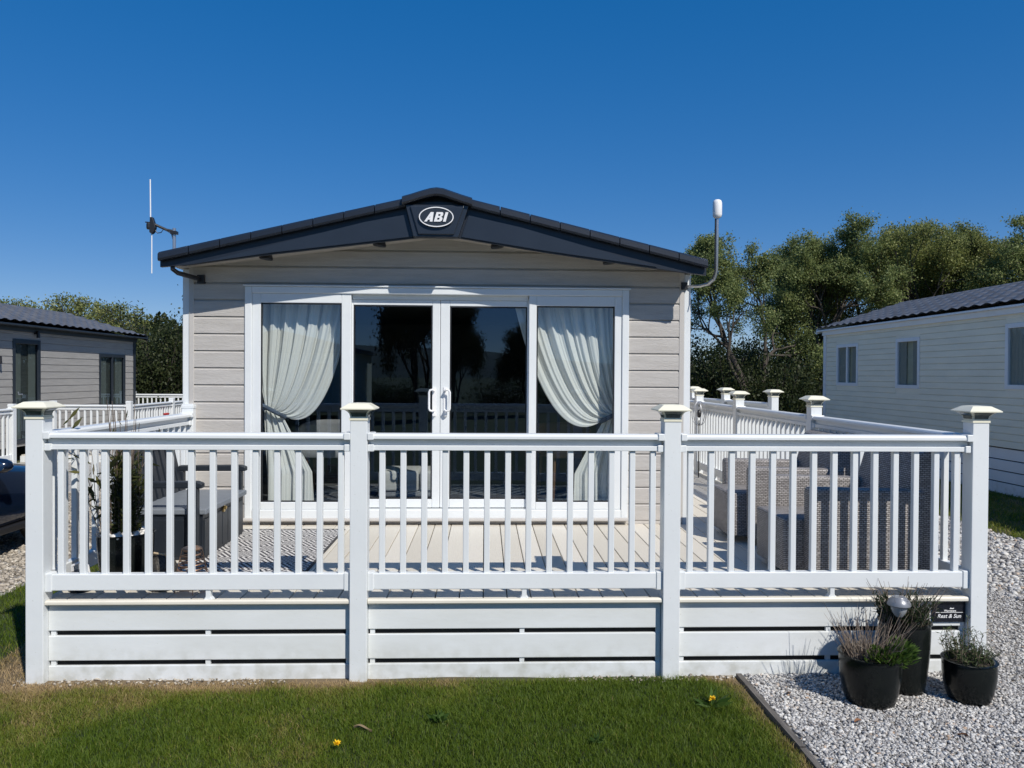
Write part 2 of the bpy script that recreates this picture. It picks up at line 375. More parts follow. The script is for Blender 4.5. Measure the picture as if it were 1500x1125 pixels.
lawn_base('lawn', -3.86, -2.62, .10, 14, 24, 120)
lawn_base('lawn', 5.95, 8.0, -4, 16, 20, 100)
def grass(name, x0, x1, y0, y1, dens, hgt, wid, seed, clip=None):
    g = np.random.default_rng(seed); n = int((x1-x0)*(y1-y0)*dens)
    x = g.uniform(x0,x1,n); y = g.uniform(y0,y1,n)
    k = np.ones(n, bool)
    if clip: k = clip(x,y,g)
    x = x[k]; y = y[k]; n = len(x); d = dryness(x,y)
    tuft = vnoise(x,y,9,11)*.6+vnoise(x,y,25,12)*.4
    h = hgt*(.45+.9*g.random(n))*(.55+.9*tuft)*(1-.45*d)
    a = g.uniform(0,2*np.pi,n); lean = h*(.35+.9*g.random(n)+.6*d); la = g.uniform(0,2*np.pi,n)
    dx = np.cos(a)*wid; dy = np.sin(a)*wid; lx = np.cos(la)*lean; ly = np.sin(la)*lean
    z0 = np.full(n, -.01)
    V = np.stack([np.stack([x-dx,y-dy,z0],1), np.stack([x+dx,y+dy,z0],1),
                  np.stack([x+dx*.7+lx*.4,y+dy*.7+ly*.4,h*.62],1), np.stack([x+lx,y+ly,h],1), np.stack([x-dx*.7+lx*.4,y-dy*.7+ly*.4,h*.62],1)],1).reshape(-1,3)
    i = np.arange(n)*5
    F = np.concatenate([np.stack([i,i+1,i+2,i+4],1), np.stack([i+4,i+2,i+3,i+3],1)])
    F3 = np.concatenate([np.stack([i,i+1,i+2],1), np.stack([i,i+2,i+4],1), np.stack([i+4,i+2,i+3],1)])
    r = np.clip(d*.95+g.normal(0,.10,n)+.12+.12*(tuft-.5)+(g.random(n)<.05)*.35, 0, 1)
    return tag(np_mesh(name, V, F3, GRASS, np.repeat(r,5)), 'short mown lawn grass with dry straw patches along the deck' if y1 < 1 else 'mown grass beside the gravel drive', 'grass', kind='stuff')
def lawnclip(x,y,g):
    keep = (x < EDGX(y)-.03)
    bare = np.clip((dryness(x,y)-.6)*2.2, 0, .35)
    return keep & (g.random(len(x)) > bare) & ~((y > -.01) & (x > -2.64))
grass('lawn_grass', -3.0, 1.53, -1.35, .03, 26000, .026, .0015, 1, lawnclip)
grass('lawn_grass', -3.86, -2.64, .03, 5.5, 5000, .035, .002, 2)
grass('lawn_grass', -3.86, -3.0, -1.6, .03, 7000, .03, .002, 4)
grass('lawn_grass', 5.97, 7.98, 2.5, 12, 1600, .05, .004, 3)
# gravel sheets and stones
sheet('gravel', [(1.53,-4),(5.93,-4),(5.93,16),(1.53,16)], -.004, GRAVB)
sheet('gravel_drive', [(-9.2,-4),(-3.86,-4),(-3.86,16),(-9.2,16)], -.004, GRAVB)
def ico():
    bm = bmesh.new(); bmesh.ops.create_icosphere(bm, subdivisions=1, radius=1)
    V = np.array([v.co[:] for v in bm.verts]); F = np.array([[v.index for v in f.verts] for f in bm.faces]); bm.free(); return V, F
IV, IF = ico()
def stones(name, label, P, size, m, seed, flat=.6):
    g = np.random.default_rng(seed); n = len(P)
    S = size*np.exp(np.clip(g.normal(0,.30,n),-.7,.5))[:,None]*np.stack([g.uniform(.7,1.2,n), g.uniform(.6,1.,n), g.uniform(flat*.7,flat*1.2,n)],1)
    a = g.uniform(0,6.28,n); t = g.normal(0,.35,n)
    V = IV[None]*(1+np.clip(g.normal(0,.26,(n,12,1)),-.5,.6))*S[:,None,:]
    # tilt about x, then turn about z
    y = V[...,1]*np.cos(t)[:,None]-V[...,2]*np.sin(t)[:,None]; z = V[...,1]*np.sin(t)[:,None]+V[...,2]*np.cos(t)[:,None]; x = V[...,0]
    xx = x*np.cos(a)[:,None]-y*np.sin(a)[:,None]; yy = x*np.sin(a)[:,None]+y*np.cos(a)[:,None]
    V = np.stack([xx,yy,z],-1)+P[:,None,:]+np.stack([0*S[:,2],0*S[:,2],S[:,2]*.35],1)[:,None,:]
    F = (IF[None]+(np.arange(n)*12)[:,None,None]).reshape(-1,3)
    return tag(np_mesh(name, V.reshape(-1,3), F, m, np.repeat(g.random(n),12)), label, 'gravel', kind='stuff')
def scatter(x0,x1,y0,y1,dens,seed,clip=None, z=0.):
    g = np.random.default_rng(seed); n = int((x1-x0)*(y1-y0)*dens); x = g.uniform(x0,x1,n); y = g.uniform(y0,y1,n)
    if clip is not None: k = clip(x,y); x = x[k]; y = y[k]
    return np.stack([x,y,np.full(len(x), z)+g.uniform(-.004,.006,len(x))],1)
nodeck = lambda x,y: ((x > EDGX(y)+.045)) & ~((x < 3.0) & (y > .05))
stones('gravel_stones', 'pale grey crushed stone gravel around the pots and beside the deck', np.concatenate([scatter(1.55,3.1,-1.3,.06,12500,1,nodeck), scatter(3.02,4.3,-.6,2.0,4200,2,nodeck)]), .0081, STONE, 3)
stones('gravel_stones', 'pale grey gravel drive right of the deck', np.concatenate([scatter(4.3,5.93,1.2,8,700,4,nodeck), scatter(3.05,4.3,2.0,7,900,5,nodeck), scatter(4.3,5.93,-2.2,1.2,900,14,nodeck), scatter(3.05,4.3,-2.2,-.6,1200,15,nodeck), scatter(1.6,3.05,-2.2,-1.3,1500,16,nodeck)]), .019, STONE, 6)
stones('gravel_stones', 'light brown gravel drive under the parked car', np.concatenate([scatter(-6.2,-3.86,1.4,9,1000,7), scatter(-6.4,-3.86,-1.5,1.4,700,17)]), .017, STONEL, 8)
stones('pebbles', 'thin line of pale pebbles along the foot of the white skirting', scatter(-2.7,1.5,-.045,.05,1500,9,lambda x,y:(vnoise(x,y,3,21)>.50-.15*(x<-1.2))), .0085, STONEL, 10)

# timber edging between lawn and gravel
b = MB(); ys = np.linspace(.03,-1.8,3)
for i in range(2):
    xa, xb = float(EDGX(ys[i])), float(EDGX(ys[i+1])); w2 = .016
    b.add([(xa-w2,ys[i],-.05),(xa+w2,ys[i],-.05),(xb+w2,ys[i+1],-.05),(xb-w2,ys[i+1],-.05),(xa-w2,ys[i],.018),(xa+w2,ys[i],.018),(xb+w2,ys[i+1],.022),(xb-w2,ys[i+1],.022)],
          [(4,5,6,7),(0,4,7,3),(1,2,6,5)]+([(0,1,5,4)] if i==0 else [])+([(3,7,6,2)] if i==1 else []))
bd = b.build('edging_board', TIMBER, bevel=0); tag(bd, 'weathered grey timber edging board between lawn and gravel', 'edging')

# ================================================================== DECK
DZ = .466; NY = .012
deck = thing('timber_deck', 'cream composite deck with white horizontal skirting boards in front of the caravan', 'deck', (0,0,0))
b = MB()
def boards(x0, x1, y0, y1, pitch=.143, gap=.006):
    x = x0
    while x < x1-.02:
        b.cr = random.random(); b.box(x+gap/2, min(x+pitch-gap/2, x1), y0, y1, DZ-.024, DZ); x += pitch
boards(-2.60+.025, 2.93, NY+.012, 2.40)
boards(1.862, 2.93, 2.406, 4.9); boards(1.862, 2.93, 4.906, 8.2)
b.build('decking', DECKM, deck, bevel=.003, seg=1)
b = MB(); b.box(-2.54, 2.90, .12, 2.42, .05, DZ-.03); b.box(1.9, 2.90, 2.42, 8.1, .05, DZ-.03); b.build('shade_fill', DARKV, deck)  # solid near-black block paints the darkness below the board gaps
PX = [-2.575, -.729, 1.111, 2.969]
prof = [(NY,.452),(NY+.004,.446),(NY+.03,.445),(NY+.03,.474),(NY+.006,.474),(NY,.466)]
for i in range(3):
    MB().prism(prof, 'x', PX[i]+.052, PX[i+1]-.052).build('nosing', NOSE, deck, bevel=.003)
for i in range(3):
    xa, xb = PX[i]+.05, PX[i+1]-.05
    for z0, z1 in ((.287,.4445),(.112,.258),(-.03,.083)):
        MB().box(xa, xb-.003+random.uniform(-.003,.002), .052, .074, z0, z1).build('skirting_board', UPVCD, deck, bevel=.005)
    for x in (xa+.026, (xa+xb)/2+.04, xb-.015):
        for z0, z1 in ((.258,.287),(.083,.112)): MB().box(x-.014, x+.014, .060, .0765, z0+.001, z1-.001).build('spacer', UPVC, deck)
    MB().box(xa, xb, .078, .09, -.02, .44).build('shade_sheet', DARKV, deck)  # near-black sheet, paints the shade seen through the skirting gaps
# right-hand and left-hand skirting of the deck
for xs in (2.975, -2.60):
    for z0, z1 in ((.287,.445),(.112,.258),(-.03,.083)):
        MB().box(xs-.011, xs+.011, .11, (8.1 if xs > 0 else 2.3), z0, z1).build('skirting_board', UPVCD, deck, bevel=.004)
b = MB(); b.box(2.905, 2.966, .11, 8.1, .447, .4725); b.build('nosing', NOSE, deck, bevel=.004)

# ------------------------------------------------------------------ railings
bal_me = MB().box(-.017,.017,-.017,.017,.615,1.352).mesh('baluster', UPVC, bevel=.004)
def cap_meshes():
    a = MB(); a.lathe([(.054,1.522),(.054,1.535),(.050,1.537),(.050,1.543),(.049,1.548),(.053,1.562),(.066,1.577),(.080,1.5845),(.098,1.586),(.099,1.592),(.094,1.596),(.056,1.621),(.02,1.624)], sq=True)
    l = MB()
    for k in range(4):
        l.X = Matrix.Rotation(k*math.pi/2, 4, 'Z')
        p = [(.0505,1.544),(.0545,1.561),(.0672,1.5755),(.0755,1.5805)]
        vs = []
        for r, z in p: vs += [(-r*.80,-r-.0012,z),(r*.80,-r-.0012,z)]
        l.add(vs, [(0,1,3,2),(2,3,5,4),(4,5,7,6)])
    return a.mesh('post_cap', CREAM, ang=25), l.mesh('lens', LENS, fix=False)
CAPM, LENM = cap_meshes()
PCAPM = MB().lathe([(.0535,1.505),(.0535,1.525),(.054,1.53),(.03,1.538),(.005,1.541)], sq=True).mesh('post_cap', UPVC, bevel=.003, ang=25)
POSTM = MB().box(-.05,.05,-.05,.05,-.05,1.524).mesh('post', UPVC, bevel=.004)
RAILP = [(-.050,1.414),(-.050,1.432),(-.040,1.4445),(.040,1.4445),(.050,1.432),(.050,1.414),(.012,1.412),(.012,1.376),(.031,1.374),(.031,1.346),(-.031,1.346),(-.031,1.374),(-.012,1.376),(-.012,1.412)]
BRK = [MB().box(0,.036,-.056,.056,1.408,1.4495).mesh('bracket',UPVC,bevel=.004), MB().box(0,.036,-.040,.040,1.340,1.381).mesh('bracket',UPVC,bevel=.004), MB().box(0,.036,-.032,.032,.523,.630).mesh('bracket',UPVC,bevel=.004)]
def railing(name, label, loc, rz, posts, nbal, caps, own=None, group=None, bal=None):
    t = thing(name, label, 'railing', loc, rz, group)
    for i, x in enumerate(posts):
        if own and not own[i]: continue
        p = inst('post', POSTM, t, (x,0,0))
        if caps[i] == 's':
            c = inst('post_cap', CAPM, t, (x,0,0)); inst('lens', LENM, c)
        else: inst('post_cap', PCAPM, t, (x,0,-.02))
    for i in range(len(posts)-1):
        if nbal[i] == 0: continue
        xa, xb = posts[i]+.05, posts[i+1]-.05
        MB().prism(RAILP, 'x', xa+.006, xb-.006).build('top_rail', UPVC, t, local=True, bevel=.002, seg=1)
        MB().box(xa+.006, xb-.006, -.026, .026, .529, .624).build('bottom_rail', UPVC, t, local=True, bevel=.005)
        for x0 in (xa, xb-.036):
            for bmh in BRK: inst('bracket', bmh, t, (x0,0,0))
        xm = (xa+xb)/2+.05
        MB().prism([(xm-.030,DZ+.001),(xm+.030,DZ+.001),(xm+.014,DZ+.022),(xm+.014,.53),(xm-.014,.53),(xm-.014,DZ+.022)], 'y', -.02, .02).build('rail_foot', UPVC, t, local=True, bevel=.002, seg=1)
        n = nbal[i]; xs = bal[i] if bal else [xa+.085+(xb-xa-.17)*k/(n-1) for k in range(n)]
        for x in xs: inst('baluster', bal_me, t, (x,0,0))
    return t
o = PX[0]
railing('deck_railing', 'long white railing with four posts along the front edge of the deck', (o,.05,0), 0, [x-o for x in PX], [14]*3, 'ssss',
        bal=[[a-o+(c-a)*k/13 for k in range(14)] for a,c in ((-2.445,-.837),(-.597,1.003),(1.229,2.845))])
railing('deck_railing', 'white railing with cream solar post caps running back along the right side of the deck', (2.95,.05,0), math.pi/2, [0.02,2.24,4.29,5.94,7.9], [17,16,13,15], 'sssss', own=[0,1,1,1,1])
railing('deck_railing', 'short white railing at the left end of the deck behind the storage bench', (-2.57,.05,0), math.pi/2, [0,2.26], [17], 'sp', own=[0,1])
railing('stair_railing', 'white railing with solar caps behind the right side of the deck', (3.79,5.48,0), math.atan2(1.4,-.19), [0,1.41,2.6], [11,9], 'sss')

# ================================================================== CARAVAN
YW = 2.338; YF = 1.985; YB = 13.6
XL, XR, XC = -2.579, 1.776, -.408
car = thing('holiday_caravan', 'large holiday caravan with pale taupe cladding, dark fascia and white patio doors behind the deck', 'caravan', (XC, YW, 0))
def soff(x): return 2.99-(abs(x-XC)*.283/2.18)
fx0, fx1, fz0, fz1 = -2.096, 1.281, .505, 2.552
def row_profile(z0, z1):
    return [(YW+.03,z0),(YW-.017,z0),(YW-.018,z0+.003),(YW-.018,z1-.021),(YW-.007,z1-.0095),(YW-.001,z1-.009),(YW-.001,z1),(YW+.03,z1)]
b = MB()
z = 2.290-.149*12
while z < 2.98:
    z0, z1 = z, z+.149
    lim = (2.99-z0)/(.283/2.18)
    xa, xb = max(XL+.042, XC-lim), min(XR-.042, XC+lim)
    if z0 < .47: z0 = .47
    P = row_profile(z0, z1)
    if z1 > fz0 and z0 < fz1:
        b.prism(P,'x',xa,fx0+.02); b.prism(P,'x',fx1-.02,xb)
        if z1 > fz1: b.prism(row_profile(fz1-.01,z1),'x',fx0+.02,fx1-.02)
    else: b.prism(P,'x',xa,xb)
    z += .149
b.build('front_cladding', SIDING, car, smooth=False)
for x in (XL, XR-.042): MB().box(x, x+.042, YW-.022, YW+.03, .47, 2.72).build('cladding_trim', SIDINGT, car, bevel=.003)
for x in (XL-.058, XR+.001): MB().box(x, x+.060, YW-.012, YW+.05, .30, 2.70).build('corner_trim', UPVC, car, bevel=.006)
for x in (XL-.04, XR): MB().box(x, x+.05, YW+.052, YB, .35, 2.70).build('side_wall', SIDINGT, car)
MB().box(XL+.012,XR-.002,YB-.05,YB-.002,.35,2.9).build('end_wall', SIDINGT, car)
MB().box(fx0-.30, fx1+.3, YW-.010, YW+.03, .468, .499).build('threshold', SIDINGT, car)
# roof shell
TOPL = [(-2.69,2.791),(-.663,3.259),(XC,3.318),(-.133,3.259),(1.875,2.781)]
MB().prism([(-2.66,2.745),(-2.66,2.78),(-.663,3.245),(XC,3.30),(-.133,3.245),(1.845,2.77),(1.845,2.745),(XC,3.0)][::-1], 'y', YF+.03, YB).build('roof', ANTH, car, smooth=False)
# soffit
b = MB()
for xa, xb in ((-2.66,XC),(XC,1.845)):
    za, zb = soff(xa), soff(xb)
    b.add([(xa,YF+.03,za),(xb,YF+.03,zb),(xb,YW+.04,zb),(xa,YW+.04,za),(xa,YF+.03,za+.02),(xb,YF+.03,zb+.02),(xb,YW+.04,zb+.02),(xa,YW+.04,za+.02)],
          [(0,1,2,3),(7,6,5,4),(0,4,5,1),(1,5,6,2),(2,6,7,3),(3,7,4,0)])
b.build('soffit', SOFFIT, car, smooth=False)
# fascia
LOW = [(-2.69,2.667),(-2.462,2.687),(-1.763,2.785),(-.559,2.936),(-.24,2.94),(.512,2.823),(1.672,2.669),(1.876,2.648)]
b = MB()
b.prism([(-2.69,2.667),(-2.462,2.687),(-1.763,2.785),(-.559,2.936),(-.559,3.24),(-2.69,2.75)], 'y', YF, YF+.04)
b.prism([(-.559,2.936),(-.24,2.94),(-.24,3.24),(-.559,3.24)], 'y', YF, YF+.04)
b.prism([(-.24,2.94),(.512,2.823),(1.672,2.669),(1.876,2.648),(1.876,2.74),(-.24,3.24)], 'y', YF, YF+.04)
b.build('fascia_board', ANTH, car, bevel=.003)
for pl in ([(-2.35,2.706),(-1.763,2.797),(-.60,2.944),(-.66,3.125),(-1.0,3.06)], [(-.20,2.944),(.512,2.836),(1.45,2.712),(.3,3.03),(-.14,3.125)]):
    MB().prism(pl, 'y', YF-.014, YF+.001).build('fascia_panel', ANTHG, car, smooth=False)
# barge tiles: capped strip of short segments along both slopes
def barge(p, q, n):
    b = MB()
    p = Vector((p[0],0,p[1])); q = Vector((q[0],0,q[1])); d = (q-p)/n; t = d.normalized(); up_ = Vector((0,0,1))
    for i in range(n):
        a = p+d*i+t*.004; c = p+d*(i+1)-t*.004; s = .0
        for (A, C) in ((a,c),):
            pr = [(YF-.052,-.078),(YF-.060,-.062),(YF-.058,-.022),(YF-.035,-.004),(YF+.16,.004),(YF+.16,-.03),(YF-.02,-.03),(YF-.02,-.078)]
            vs = [(A.x,y,A.z+z) for y,z in pr]+[(C.x,y,C.z+z) for y,z in pr]; m = len(pr)
            b.add(vs, [tuple(range(m)), tuple(range(2*m-1,m-1,-1))]+[(k,(k+1)%m,m+(k+1)%m,m+k) for k in range(m)])
    b.build('barge_tiles', ANTH, car, ang=30)
barge((-2.69,2.789),(-.665,3.262),8); barge((-.128,3.262),(1.878,2.781),8)
# ridge box with badge
b = MB()
rb = [(-.665,3.20),(-.598,2.932),(-.225,2.932),(-.137,3.20)]
b.prism(rb, 'y', YF-.058, YF+.02)
b.prism([(-.625,3.185),(-.556,2.952),(-.262,2.952),(-.178,3.185)], 'y', YF-.074, YF-.057)
b.build('ridge_panel', ANTHG, car, bevel=.006)
b = MB()
top = [(-.690,3.268),(-.62,3.288),(-.53,3.318),(-.46,3.338),(XC,3.345),(-.35,3.338),(-.29,3.318),(-.2,3.288),(-.112,3.262)]
pr = [(YF-.085,-.074),(YF-.097,-.06),(YF-.096,-.018),(YF-.06,.0),(YF+.14,.006),(YF+.14,-.03),(YF-.03,-.03),(YF-.03,-.074)]
m = len(pr); vs = [(x,y,z+dz) for x,z in top for y,dz in pr]
fs = [(i*m+k,(i*m+(k+1)%m),(i+1)*m+(k+1)%m,(i+1)*m+k) for i in range(len(top)-1) for k in range(m)]+[tuple(range(m-1,-1,-1)), tuple((len(top)-1)*m+k for k in range(m))]
b.add(vs, fs); b.build('ridge_cap', ANTH, car, ang=30)
def ell(rx, rz, y0, y1, n=40, inner=None):
    q = MB(); c = (-.406, 3.092)
    if inner is None: return q.prism([(c[0]+rx*math.cos(2*math.pi*k/n), c[1]+rz*math.sin(2*math.pi*k/n)) for k in range(n)], 'y', y0, y1)
    V = []; F = []
    for k in range(n):
        a = 2*math.pi*k/n
        for f_, y in ((1,y0),(inner,y0),(inner,y1),(1,y1)): V.append((c[0]+rx*math.cos(a)*f_ if f_==1 else c[0]+(rx-.008)*math.cos(a), y, c[1]+rz*math.sin(a) if f_==1 else c[1]+(rz-.008)*math.sin(a)))
    for k in range(n):
        for j in range(4): F.append((k*4+j, k*4+(j+1)%4, ((k+1)%n)*4+(j+1)%4, ((k+1)%n)*4+j))
    return q.add(V, F)
bad = ell(.143,.083,YF-.092,YF-.072).build('badge', BADGE, car); bad['label'] = 'oval dark badge with silver rim and lettering'
ell(.143,.083,YF-.097,YF-.0915,inner=.93).build('badge_rim', WHITE, bad)
q = MB(); hh = .078
glyphs = [[(0,0),(.27,0),(.62,1),(.40,1)],[(.40,1),(.70,1),(.86,0),(.58,0)],[(.26,.2),(.66,.2),(.64,.40),(.34,.40)],
    [(1.0,0),(1.26,0),(1.26,1),(1.0,1)],[(1.2,.80),(1.60,.80),(1.72,.9),(1.62,1),(1.2,1)],[(1.2,.41),(1.60,.41),(1.66,.5),(1.60,.6),(1.2,.6)],[(1.2,0),(1.66,0),(1.77,.1),(1.66,.2),(1.2,.2)],
    [(1.48,.52),(1.70,.58),(1.75,.66),(1.75,.84),(1.70,.93),(1.48,.9)],[(1.50,.1),(1.72,.06),(1.80,.14),(1.80,.36),(1.72,.46),(1.50,.48)],[(1.94,0),(2.22,0),(2.22,1),(1.94,1)]]
for k, gl in enumerate(glyphs):
    q.prism([(-.406+((x+.28*z_)-1.25)*hh*1.02, 3.092+(z_-.5)*hh) for x,z_ in gl], 'y', YF-.0965-.0004*k, YF-.091)
q.build('lettering', WHITE, bad, smooth=False)
# downlights under the soffit
for x in (-1.858,-.9,.098,1.067):
    zz = soff(x); t_ = -.13*(1 if x > XC else -1)
    q = MB(); q.X = Matrix.Translation((x,2.13,zz)) @ Matrix.Rotation(-t_*-1,4,'Y'); q.lathe([(.048,-.044),(.057,-.038),(.057,-.026),(.044,.006)], n=24)
    q.build('downlight', BLACK, car)
# gutter outlets at the eaves
q = MB(); q.tube([(-2.60,2.02,2.70),(-2.60,2.02,2.655),(-2.57,2.05,2.628),(-2.50,2.2,2.612),(-2.48,2.33,2.61)], .02, n=10); q.box(-2.50,-2.44,2.29,2.335,2.575,2.645)
q.build('gutter_pipe', BLACK, car)
# patio door set
door = MB()
y0 = YW-.036
door.box(fx0, fx0+.062, y0, YW+.08, fz0, fz1); door.box(fx1-.062, fx1, y0, YW+.08, fz0, fz1)
door.box(fx0+.062, fx1-.062, y0, YW+.08, 2.494, fz1); door.box(fx0+.062, fx1-.062, y0, YW+.08, fz0+.012, .598)
dr = door.build('patio_door', UPVC, car, bevel=.007)
MB().box(fx0-.004, fx1+.004, YW-.085, YW-.03, fz0-.002, fz0+.022).build('sill', SIDINGT, dr, bevel=.006)
MB().box(fx0-.012, fx1+.012, YW-.05, YW-.015, fz1+.001, fz1+.014).build('drip_strip', UPVC, dr, bevel=.003)
def sash(xo0, xo1, zo0, zo1, gx0, gx1, gz0, gz1, y, name='sash'):
    q = MB()
    q.box(xo0,gx0,y,y+.05,zo0,zo1); q.box(gx1,xo1,y,y+.05,zo0,zo1); q.box(gx0,gx1,y,y+.05,gz1,zo1); q.box(gx0,gx1,y,y+.05,zo0,gz0)
    q.build(name, UPVC, dr, bevel=.005)
    g = MB(); bd_ = .012
    g.box(gx0,gx0+bd_,y+.008,y+.02,gz0,gz1); g.box(gx1-bd_,gx1,y+.008,y+.02,gz0,gz1); g.box(gx0+bd_,gx1-bd_,y+.008,y+.02,gz1-bd_,gz1); g.box(gx0+bd_,gx1-bd_,y+.008,y+.02,gz0,gz0+bd_)
    g.build('bead', BLACK, dr)
    MB().add([(gx0,y+.022,gz0),(gx1,y+.022,gz0),(gx1,y+.022,gz1),(gx0,y+.022,gz1)],[(0,1,2,3)]).build('glass_pane', GLASS, dr, fix=False)
sash(-2.034,-1.175,.599,2.493,-1.96,-1.258,.663,2.412,YW-.022)
sash(.391,1.219,.599,2.493,.458,1.154,.663,2.405,YW-.022)
sash(-1.215,-.3965,.605,2.452,-1.163,-.465,.681,2.404,YW+.030)
sash(-.3935,.43,.605,2.452,-.311,.378,.681,2.400,YW+.030)
MB().box(-1.17,.386,YW+.02,YW+.08,2.453,2.4938).build('head_track', UPVC, dr, bevel=.002)
for x, s in ((-.447,-1),(-.348,1)):
    q = MB(); ya, yb = YW+.03, YW-.02
    q.tube([(x,ya,1.475),(x,yb,1.475),(x+s*.012,yb-.005,1.468),(x+s*.034,yb-.005,1.474),(x+s*.042,yb-.005,1.49),(x+s*.042,yb-.005,1.635),(x+s*.034,yb-.005,1.652),(x+s*.012,yb-.005,1.658),(x,yb,1.65),(x,ya,1.65)], .0095, n=8)
    q.box(x-.016,x+.016,ya-.008,ya+.001,1.42,1.68)
    q.tube([(x,ya,1.435),(x,ya-.03,1.435)], .014, n=12)
    q.build('door_handle', WHITE, dr)
# interior of the caravan
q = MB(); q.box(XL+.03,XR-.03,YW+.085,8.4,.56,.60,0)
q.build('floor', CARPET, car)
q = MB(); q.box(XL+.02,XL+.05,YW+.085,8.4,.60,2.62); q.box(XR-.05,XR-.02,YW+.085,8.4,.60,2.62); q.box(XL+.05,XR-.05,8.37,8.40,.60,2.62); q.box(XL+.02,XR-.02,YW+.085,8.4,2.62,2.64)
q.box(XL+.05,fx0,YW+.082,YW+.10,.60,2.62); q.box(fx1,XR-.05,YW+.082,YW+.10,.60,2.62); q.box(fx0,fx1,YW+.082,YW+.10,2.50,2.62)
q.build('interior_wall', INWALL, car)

# ------------------------------------------------------------------ curtains
def bez(p, t):
    a, b_, c, d = p; s = 1-t
    return a*s**3+3*b_*s*s*t+3*c*s*t*t+d*t**3
def curtain(label, mir, A1, B1, C1, D1, seed, yc=2.50):
    """shape given for the left-hand curtain (hung at the left, tied at the left); mir mirrors it about the centre line"""
    X = (lambda x: 2*XC-x) if mir else (lambda x: x)
    t = thing('curtain', label, 'curtain', (X(D1[0]), yc, .62), 0, 'swagged patio door curtains')
    g = np.random.default_rng(seed); ph = g.uniform(0,6.28,6)
    A0, B0, C0, D0 = (-2.05,2.54), (-2.05,2.1), (-2.03,1.75), (D1[0]-.14, D1[1]+.07)
    def fold(u):
        return (.62*math.sin(2*math.pi*7.5*u+ph[0]+1.6*math.sin(3.1*u+ph[1]))+.30*math.sin(2*math.pi*13*u+ph[2]+2*math.sin(5*u+ph[3]))+.18*math.sin(2*math.pi*23*u+ph[4]))
    def fn(u, v):
        k = u**1.15; P = []
        for a, c, pw in ((A0,A1,1.),(B0,B1,1.),(C0,C1,1.25),(D0,D1,1.)):
            w_ = u**pw; P.append(np.array(a)*(1-w_)+np.array(c)*w_)
        p = bez(P, v); f = fold(u+.03*v*math.sin(7*u+ph[5]))
        amp = .040*(1-.70*v**1.5)*(1-.5*u*v)
        x = p[0]+.010*fold(u+.04)*(1-v); y = yc+amp*f-.05*math.sin(v*math.pi)*u
        return (X(x), y, p[1])
    q = MB(); q.grid(fn, 220, 60); q.build('drape', CURT, t, ang=80, fix=False)
    def fn2(u, v):
        z = D1[1]+.03-(D1[1]+.03-.63)*v; w_ = .14+.27*min(1, v*1.5)
        x = D1[0]-.15+u*w_+.03*v
        return (X(x), yc+.030*fold(u*.55+.1+.05*v)*(.45+.55*v), z)
    q = MB(); q.grid(fn2, 90, 24); q.build('drape', CURT, t, ang=80, fix=False)
    q = MB(); zt = D1[1]
    q.tube([(X(-2.08),yc+.03,zt+.10),(X(D1[0]-.12),yc-.055,zt+.06),(X(D1[0]+.0),yc-.066,zt+.0),(X(D1[0]+.04),yc-.0,zt-.03)], .020, n=8)
    q.build('tie_back', MATS.get('tieback') or mat('tieback', (.07,.09,.13), .7), t)
curtain('off-white curtain gathered to the left behind the leftmost glass panel', False, (-1.20,2.54), (-1.25,1.98), (-1.45,1.16), (-1.83,1.43), 3)
curtain('off-white curtain gathered to the right behind the rightmost glass panel', True, (-1.06,2.54), (-1.17,2.0), (-1.46,1.04), (-1.92,1.40), 8)

# ------------------------------------------------------------------ furniture seen through the glass
def tub_chair(label, loc, m, hgt, rz):
    t = thing('dining_chair', label, 'chair', loc, rz)
    q = MB(); pts = []
    def fn(u, v):
        a = math.pi*(1.05*u-.025)+math.pi; r = .23+.02*v
        h = .44+(hgt-.44)*v*(1-.25*abs(2*u-1)**3)
        return (r*math.cos(a), -r*math.sin(a)*.9, h)
    q.grid(fn, 24, 6); o_ = q.build('backrest', m, t, local=True, fix=False); sm = o_.modifiers.new('thickness','SOLIDIFY'); sm.thickness = .04
    q = MB(); q.box(-.21,.21,-.22,.2,.40,.48); q.build('seat', m, t, local=True, bevel=.025)
    for x in (-.17,.17):
        for y in (-.17,.17): MB().tube([(x*1.1,y*1.1,.0),(x,y,.41)], [.013,.017], n=8).build('leg', WOOD, t, local=True)
tub_chair('grey tub chair behind the leftmost glass panel', (-1.50,2.98,.60), FABG, .74, 0)
tub_chair('brown leather chair behind the rightmost glass panel', (.78,3.0,.60), mat('brown_leather', (.10,.055,.035), .5, var=.2), .72, .3)
t = thing('ottoman', 'low pale grey quilted ottoman on the floor behind the patio doors', 'ottoman', (-.72,3.15,.60))
q = MB()
for i in range(3): q.box(-1.02+.2*i,-.83+.2*i,2.92,3.4,.66,.86)
q.build('cushion', FABP, t, bevel=.03, seg=3); MB().box(-1.02,-.42,2.94,3.38,.61,.665).build('base', FABG, t, bevel=.01)

